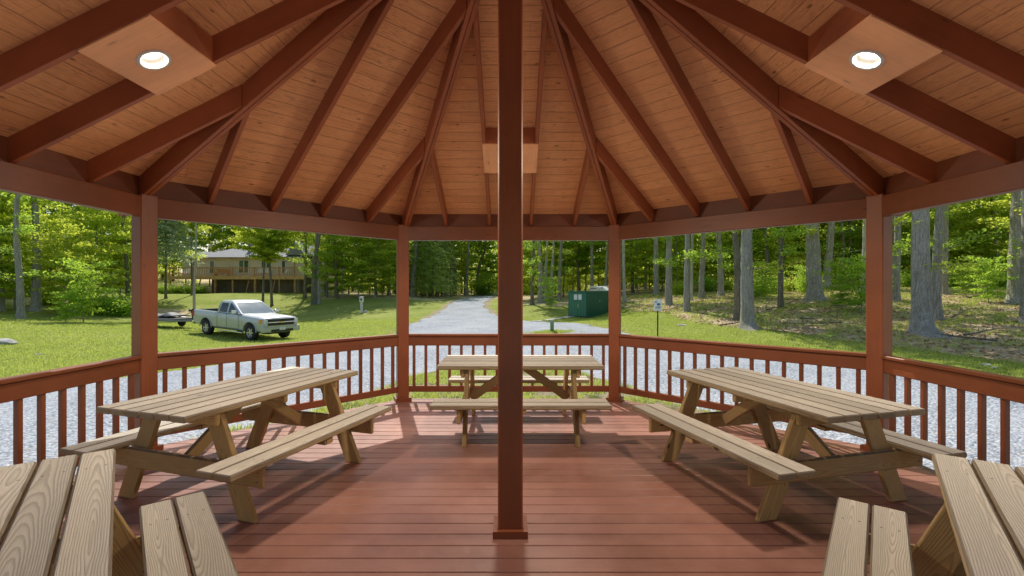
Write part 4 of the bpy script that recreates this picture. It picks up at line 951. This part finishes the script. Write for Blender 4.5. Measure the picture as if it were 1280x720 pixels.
# ------------------------------------------------------------------ trailer
def trailer():
    yaw=math.atan2(TD.y,TD.x)+R(8); back=-Vector((math.cos(yaw),math.sin(yaw),0)); pos=TM-Vector((TD.x,TD.y,0))*3.25
    o=pos+back*2.9; t=thing('trailer','low dark flat trailer with a winch post, parked on the grass behind the silver truck','trailer',(o.x,o.y,z1(o.x,o.y)),yaw)
    g=simple('dark_grey_steel',(.10,.11,.12),.5,.4); a=simple('galvanised_steel',(.20,.21,.23),.45,.5)
    m=MB(); 
    for s in (-1,1): m.board((-1.9,s*.78,.46),(1.25,s*.78,.46),.07,.10,(0,0,1),.01); m.board((1.25,s*.78,.46),(2.75,s*.05,.46),.07,.10,(0,0,1),.01)
    for x in (-1.85,-.9,.1,1.2): m.board((x,-.78,.45),(x,.78,.45),.07,.07,(0,0,1),.008)
    m.build('frame',a,t)
    m=MB(); m.box(-1.85,1.2,-.72,.72,.52,.56); m.build('flat_bed',g,t,bevel=.006)
    for s in (-1,1):
        wheel(t,-.45,s*.93,.27,.18,s)
        m=MB(); n=12; vs=[]; 
        for i in range(n+1):
            aa=PI*i/n; 
            for yy in (.82,1.05): vs.append((-.45+.34*math.cos(aa),s*yy,.27+.33*math.sin(aa)))
        m.add(vs,[(2*i,2*i+1,2*i+3,2*i+2) for i in range(n)]); m.build('fender',g,t,smooth=True)
        m=MB(); m.board((-1.7,s*.42,.64),(.9,s*.42,.66),.14,.06,(0,0,1),.015); m.build('bunk',M_blk,t)
    m=MB(); m.board((1.75,0,.50),(1.65,0,1.02),.08,.08,(1,0,0),.01); m.tube([(1.62,-.12,1.0),(1.62,.12,1.0)],.07,12); m.board((1.65,0,1.04),(1.85,0,1.08),.05,.05,(0,0,1),.01); m.build('winch_post',M_blk,t)
    m=MB(); m.tube([(2.7,0,.46),(2.95,0,.46)],.045,10); m.build('coupler',g,t)
    # folded tarp and spare tyre lying on it
    q=MB(); vs=[]; fs=[]; nx,ny=16,8
    for i in range(nx+1):
        for j in range(ny+1):
            u=i/nx; v=j/ny; e=min(u,1-u,v,1-v); vs.append((-1.3+2.0*u,-.5+v*1.0,.69+.16*min(1,e*6)*(.6+.4*math.sin(u*9+v*4))+.03*math.sin(u*21)))
    for i in range(nx):
        for j in range(ny): a0=i*(ny+1)+j; fs.append((a0,a0+1,a0+ny+2,a0+ny+1))
    q.add(vs,fs); tp=q.build('tarp',simple('grey_blue_tarp',(.06,.075,.09),.6,0,.25,7),None,True,False); tp.location=t.location; tp.rotation_euler=t.rotation_euler; tag(tp,'crumpled grey tarp spread over the low trailer','tarp')
trailer()
# ------------------------------------------------------------------ house with raised deck
def house():
    D=57.5; k=D/F
    base=thing('house','beige one storey house with grey roof and white framed windows behind the raised wooden deck','house',(X(305,D),D,0))
    def P(px): return X(px,D)-base.location.x
    sid=NT('beige_siding'); o=sid.obj(); sz=sid('ShaderNodeSeparateXYZ',Vector=o).outputs[2]; fr=sid.math('FRACT',sid.math('DIVIDE',sz,.16)); n=sid.noise(o,2,3)
    c=sid.mix(sid.ramp(fr,[(0.,1.),(.12,0.)]),sid.mix(n,(.78,.74,.69),(.85,.82,.77)),(.56,.52,.48)); sid.bsdf(c,.7,fr,.02,.2); sid=sid.m
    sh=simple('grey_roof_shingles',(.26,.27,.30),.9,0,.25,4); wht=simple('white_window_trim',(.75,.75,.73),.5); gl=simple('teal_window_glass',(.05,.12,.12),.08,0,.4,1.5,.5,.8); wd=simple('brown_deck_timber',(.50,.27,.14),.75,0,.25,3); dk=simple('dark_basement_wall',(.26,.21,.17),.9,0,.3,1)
    zg=1.0; zf=3.15; ze=5.5
    m=MB(); m.box(P(245),P(379),0,8,zf-.1,ze); m.box(P(217),P(245.2),1.6,7.5,zf-.1,ze); m.build('wall',sid,base)
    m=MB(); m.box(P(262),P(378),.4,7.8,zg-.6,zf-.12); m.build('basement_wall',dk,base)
    m=MB(); m.box(P(366),P(373),.32,.38,zg,zf-.3); m.build('basement_door',simple('grey_metal_door',(.36,.38,.40),.6),base)
    def hip(x0,x1,y0,y1,z0,z1_,ins,name='roof'):
        m=MB(); ym=(y0+y1)/2; vs=[(x0,y0,z0),(x1,y0,z0),(x1,y1,z0),(x0,y1,z0),(x0+ins,ym,z1_),(x1-ins,ym,z1_)]
        m.add(vs,[(0,1,5,4),(1,2,5),(2,3,4,5),(3,0,4),(3,2,1,0)]); m.build(name,sh,base)
    hip(P(241),P(382),-.6,8.6,ze,ze+1.6,3.2); hip(P(213),P(247),1.1,8,ze-.05,ze+1.1,1.)
    # cross gable
    m=MB(); x0,x1=P(358),P(383); xm=P(369); m.add([(x0,-.3,ze+.3),(x1,-.3,ze+.3),(xm,-.3,ze+1.95),(x0,6,ze+.3),(x1,6,ze+.3),(xm,6,ze+1.95)],[(0,2,5,3),(1,4,5,2),(3,5,4),(0,3,4,1),(0,1,2)]); m.build('gable_roof',sh,base)
    m=MB(); m.box(P(241),P(382),-.66,-.61,ze-.16,ze+.02); m.box(P(213),P(240),1.03,1.09,ze-.2,ze-.02); m.build('gutter',simple('tan_fascia',(.40,.27,.17),.6),base)
    def win(x0,x1,y0,y1,door=False,yy=0.,mull=1):
        a,b=P(x0),P(x1); z0=Z(y1,D); z1_=Z(y0,D); m=MB(); f=.14
        m.box(a,b,yy-.07,yy-.005,z1_-f,z1_); m.box(a,b,yy-.07,yy-.005,z0,z0+f); m.box(a,a+f,yy-.07,yy-.005,z0+f,z1_-f); m.box(b-f,b,yy-.07,yy-.005,z0+f,z1_-f)
        for i in range(mull): c=a+(b-a)*(i+1)/(mull+1); m.box(c-.05,c+.05,yy-.065,yy-.005,z0+f,z1_-f)
        w=m.build('door' if door else 'window',wht,base); m=MB(); m.box(a+f,b-f,yy-.03,yy-.004,z0+f,z1_-f); m.build('pane',gl,w)
    win(229,243.5,324.5,332.5,False,1.6,2); win(261.5,269.5,325,343,True,0,0); win(298,312,324.5,342,True); win(326,340,325,341,True); win(351.5,358,325,343,True,0,0)
    m=MB(); m.board((P(302),2,ze+.6),(P(302),2,ze+1.9),.5,.5,(1,0,0),.02); m.build('chimney',simple('grey_flue',(.3,.29,.28),.8),base)
    # wing on the right, lower and further back
    w=thing('outbuilding','small beige building with white trimmed window at the right of the house, behind dark trunks','building',(X(384,60),60,0)); k2=60/F
    m=MB(); m.box(0,(412-384)*k2,0,6,.8,Z(333,60)); m.build('wall',sid,w)
    m=MB(); xa,xb=-.4,(414-384)*k2; zt_=Z(333,60); m.add([(xa,-.5,zt_),(xb,-.5,zt_),(xb,6.5,zt_),(xa,6.5,zt_),(xa,3,Z(322,60)),(xb,3,Z(326,60))],[(0,1,5,4),(2,3,4,5),(0,4,3),(1,2,5),(3,2,1,0)]); m.build('roof',sh,w)
    for (a,b_,c0,c1) in ((3,9,335,341),(14,20,335,342)): 
        m=MB(); m.box(a*k2,b_*k2,-.06,-.004,Z(c1,60),Z(c0,60)); ww=m.build('window',wht,w); m=MB(); m.box(a*k2+.1,b_*k2-.1,-.08,-.061,Z(c1,60)+.1,Z(c0,60)-.1); m.build('pane',gl,ww)
    m=MB(); m.box(21*k2,26*k2,-.06,-.004,.9,Z(352,60)); m.build('door',dk,w)
    # raised deck
    d0=55.; dk_=thing('raised_deck','long brown wooden deck on tall posts in front of the house','deck',(X(295,d0),d0,0))
    def Q(px): return X(px,d0)-dk_.location.x
    xa,xb=Q(209),Q(382); zfl=3.12
    m=MB(); m.box(xa,xb,0,2.4,zfl-.05,zfl); m.build('floor',wd,dk_)
    m=MB(); m.box(xa,xb,-.05,-.002,zfl-.36,zfl+.01); m.build('rim_board',simple('light_deck_board',(.62,.36,.19),.7,0,.2,3),dk_)
    m=MB(); m.box(xa,xb,-.03,.08,zfl+.95,zfl+1.06); m.build('top_rail',wd,dk_)
    m=MB(); m.box(xa,xb,0,.05,zfl+.10,zfl+.16); m.build('bottom_rail',wd,dk_)
    pk=MB(); pk.box(-.022,.022,.005,.045,zfl+.16,zfl+.97); first=None; n=80
    for i in range(n):
        if first is None: first=o=pk.build('picket',wd,dk_)
        else: o=first.copy(); C.objects.link(o)
        o.location=(xa+.1+(xb-xa-.2)*i/(n-1),0,0)
    for px,wd_ in ((212,.12),(241,.16),(268,.2),(290,.16),(318,.24),(348.5,.14),(368,.22),(381.5,.16)):
        x=Q(px); zz=z1(X(px,d0),d0)-.3; m=MB(); m.box(x-wd_/2,x+wd_/2,.06,.06+wd_,zz,zfl-.051,None,.01); m.build('support_post',wd,dk_); m=MB(); m.box(x-.06,x+.06,-.04,.09,zfl+.01,zfl+(1.12 if px!=368 else 2.35)); m.build('rail_post',wd,dk_)
    for px in (244,305,338): 
        x=Q(px); zz=z1(X(px,d0),d0)-.2; m=MB(); m.board((x,.3,zz),(x+.5,.3,zfl-.1),.1,.1,(0,1,0),.01); m.build('diagonal_strut',wd,dk_)
    # furniture
    def chair(px,lab,mat):
        t=thing('deck_chair',lab,'chair',(X(px,56),56,zfl+.003),R(180+random.uniform(-40,40)),'white chairs on the house deck'); 
        m=MB(); m.board((0,-.25,.38),(0,.28,.42),.5,.03,(0,0,1),.005); m.build('seat',mat,t); m=MB(); m.board((0,-.25,.36),(0,-.5,1.0),.5,.03,(0,1,0),.005); m.build('backrest',mat,t)
        for sx in (-.24,.24):
            for sy in (-.2,.25): m=MB(); m.box(sx-.025,sx+.025,sy-.025,sy+.025,0,.37); m.build('leg',mat,t)
    for px,lab in ((228,'white chair at the left end of the house deck'),(232.5,'second white chair at the left end of the house deck'),(324,'white chair on the deck in front of the wide glass door'),(334,'white chair on the deck right of the wide glass door'),(354,'white chair on the deck by the right hand door')): chair(px,lab,wht)
    t=thing('deck_bench','brown wooden bench on the house deck between the two left doors','bench',(X(278,56),56,zfl+.003)); m=MB(); m.box(-.8,.8,-.25,.25,.38,.44); m.build('seat',wd,t); m=MB(); m.box(-.8,.8,.22,.27,.46,.92); m.build('backrest',wd,t)
    for sx in (-.74,.74): m=MB(); m.box(sx-.04,sx+.04,-.2,.2,0,.37); m.build('leg',wd,t)
house()
# ------------------------------------------------------------------ green shed
def shed():
    ang=math.atan2(.62,.78); x0=X(734.5,33); t=thing('storage_shed','dark green metal shed with two white notices on its double doors, right of the road','shed',(x0,33,-.47),ang)
    def gm(name,a,b):
        g=NT(name); o=g.obj(); s=g('ShaderNodeSeparateXYZ',Vector=o); u=g.math('ADD',s.outputs[0],s.outputs[1]); fr=g.math('FRACT',g.math('DIVIDE',u,.30)); c=g.mix(g.ramp(fr,[(0.,1.),(.10,0.),(.9,0.),(1.,1.)]),g.mix(g.noise(o,3,4),a,b),tuple(x*.45 for x in a)); g.bsdf(c,.45,g.ramp(fr,[(0.,0.),(.1,1.),(.9,1.),(1.,0.)]),.02,.5); return g.m
    gr=gm('green_ribbed_metal',(.012,.105,.070),(.020,.135,.090)); h=1.86
    m=MB(); m.box(0,3.0,0,1.9,.06,h); b=m.build('wall',gr,t)
    m=MB(); m.box(-.05,3.05,-.05,1.95,h+.002,h+.05); m.build('roof',simple('green_roof_edge',(.03,.16,.11),.5),t)
    m=MB(); m.box(-.01,3.01,-.012,1.91,0,.058); m.build('base_frame',M_blk,t)
    lt=gm('green_door_metal',(.03,.17,.105),(.045,.20,.125))
    for k in (0,1):
        m=MB(); m.box(-.03,-.004,.12+.84*k,.94+.84*k,.10,h-.06); d=m.build('door',lt,t); m=MB(); y=.70 if k==0 else 1.12; m.box(-.045,-.031,y-.16,y+.16,1.28,1.66) ; m.build('notice',simple('white_notice',(.8,.8,.78),.6) if k==0 else bpy.data.materials['white_notice'],d)
        if k==0: m=MB(); m.tube([(-.06,.86,.70),(-.06,.86,1.0)],.018,8); m.build('handle',M_chr,d)
    m=MB(); m.box(1.25,1.33,-.02,-.004,1.15,1.22); m.build('vent',simple('pale_vent',(.5,.55,.5),.6),t)
shed()
def van():
    d=44; x=X(753,d); z=z1(x,d); t=thing('camper_van','white van with tinted windows parked behind the green shed','van',(x,d,z),R(-84)); t.scale=(.85,.85,.9)
    wht=simple('white_van_paint',(.72,.74,.76),.35,0,.03,2,.4)
    def pro(name,pr,y0,y1,mat,b): m=MB(); n=len(pr); m.add([(a,y0,c) for a,c in pr]+[(a,y1,c) for a,c in pr],[tuple(range(n)),tuple(range(2*n-1,n-1,-1))]+[(i,n+i,n+(i+1)%n,(i+1)%n) for i in range(n)]); return m.build(name,mat,t,bevel=b)
    H=max(1.35,Z(357.5,d)-z)
    pro('body',[(-2.2,.35),(2.3,.35),(2.35,.9),(1.9,1.05),(1.1,H-.1),(.6,H),(-1.6,H),(-2.1,H-.15),(-2.25,1.)],-.9,.9,wht,.06)
    m=MB(); m.box(-1.8,-.6,-.91,-.902,1.05,H-.25); m.box(-.5,.8,-.91,-.902,1.05,H-.25); m.build('side_window',M_glass,t)
    for sx in (-1.4,1.5):
        for sy in (-1,1): wheel(t,sx,sy*.85,.33,.2,sy)
van()
# ------------------------------------------------------------------ sign, bollard, pedestal
def sign():
    d=19.4; x=X(822,d); z=z1(x,d); t=thing('sign','small white notice sign with blue symbol and dark text on a dark green post','sign',(x,d,z),R(8))
    zt_=Z(374,d)-z; zb=Z(388.5,d)-z; m=MB(); m.box(-.022,.022,-.012,.012,-.2,zt_-.04); m.box(-.022,-.014,-.026,-.012,-.2,zt_-.04); m.box(.014,.022,-.026,-.012,-.2,zt_-.04); m.build('post',simple('dark_green_steel_post',(.025,.06,.045),.5,.3),t)
    w=.165; m=MB(); m.box(-w,w,-.034,-.028,zb,zt_); m.build('panel',simple('white_sign_sheet',(.78,.80,.82),.4),t)
    dk=simple('black_sign_ink',(.03,.035,.05),.5); bl=simple('blue_sign_ink',(.06,.14,.30),.5)
    m=MB(); yy=-.036; c=(zt_+zb)/2
    vs=[(.03+.085*math.cos(a),yy,c+.03+.055*math.sin(a)) for a in [2*PI*i/20 for i in range(20)]]; m.poly(vs); m.build('symbol',bl,t)
    m=MB(); m.poly([(-.115,yy,c+.16),(-.06,yy,c+.16),(-.06,yy,c+.115),(-.085,yy,c+.085),(-.115,yy,c+.115)])
    for r_,zz in ((0,c-.09),(1,c-.135)):
        x0=-.11
        while x0<.10:
            ww=random.uniform(.018,.05); m.box(x0,min(.11,x0+ww),yy,yy+.001,zz,zz+.028); x0+=ww+.012
    m.build('lettering',dk,t)
sign()
def bollard():
    d=21.8; x=X(690,d); z=z1(x,d); t=thing('bollard','short green marker post with a whitish cap in the gravel, left of the green shed','post',(x,d,z))
    g=simple('weathered_green_post',(.20,.30,.14),.7,0,.4,9); m=MB(); m.board((0,0,-.1),(0,0,.58),.17,.17,(1,0,0),.02); m.build('post_body',g,t); m=MB(); m.board((0,0,.581),(0,0,.65),.20,.20,(1,0,0),.03); m.build('cap',simple('pale_cap',(.55,.57,.50),.7),t)
    xs=x+RS.normal(size=500)*.45; ys=d+RS.normal(size=500)*.3; blades('bollard_grass',xs,ys,.13,M_grass,4,'tuft of grass round the foot of the short green post',.04)
bollard()
def pedestal():
    d=40; x=X(452,d); z=z1(x,d); t=thing('utility_pedestal','white utility pedestal standing on the lawn right of the silver truck','utility box',(x,d,z)); w=simple('white_plastic_shell',(.72,.72,.74),.5); 
    m=MB(); m.board((0,0,-.1),(0,0,.9),.20,.18,(1,0,0),.02); m.build('stem',w,t); m=MB(); m.box(-.16,.16,-.14,.14,.901,1.38); m.build('head',w,t,bevel=.06); m=MB(); m.box(-.07,.07,-.156,-.142,1.05,1.22); m.build('meter_window',M_blk,t)
    rock(456.8,40,(.16,.14,.14),'small dark round stone at the foot of the white utility pedestal')
pedestal()
# ------------------------------------------------------------------ light
w=bpy.data.worlds.new('World'); S.world=w; w.use_nodes=True; nt=w.node_tree; bg=nt.nodes['Background']
sky=nt.nodes.new('ShaderNodeTexSky'); sky.sky_type='NISHITA'; sky.sun_disc=False
SE=R(50); SAZ=R(-16)   # azimuth measured from +y toward +x
sky.sun_elevation=SE; sky.sun_rotation=SAZ; sky.air_density=1.2; sky.dust_density=1.5; sky.ozone_density=1.
nt.links.new(sky.outputs[0],bg.inputs[0]); bg.inputs[1].default_value=.15
sd=bpy.data.lights.new('sun','SUN'); sd.energy=5; sd.angle=R(.55); sd.color=(1,.94,.84)
so=bpy.data.objects.new('sun',sd); C.objects.link(so)
dv=Vector((math.sin(SAZ)*math.cos(SE),math.cos(SAZ)*math.cos(SE),math.sin(SE))); so.rotation_euler=dv.to_track_quat('Z','Y').to_euler()
S.view_settings.view_transform='Standard'; S.view_settings.look='None'; S.view_settings.exposure=0; S.view_settings.gamma=1
S.render.engine='CYCLES'; S.cycles.max_bounces=10; S.cycles.diffuse_bounces=6; S.cycles.transmission_bounces=6; S.cycles.transparent_max_bounces=8
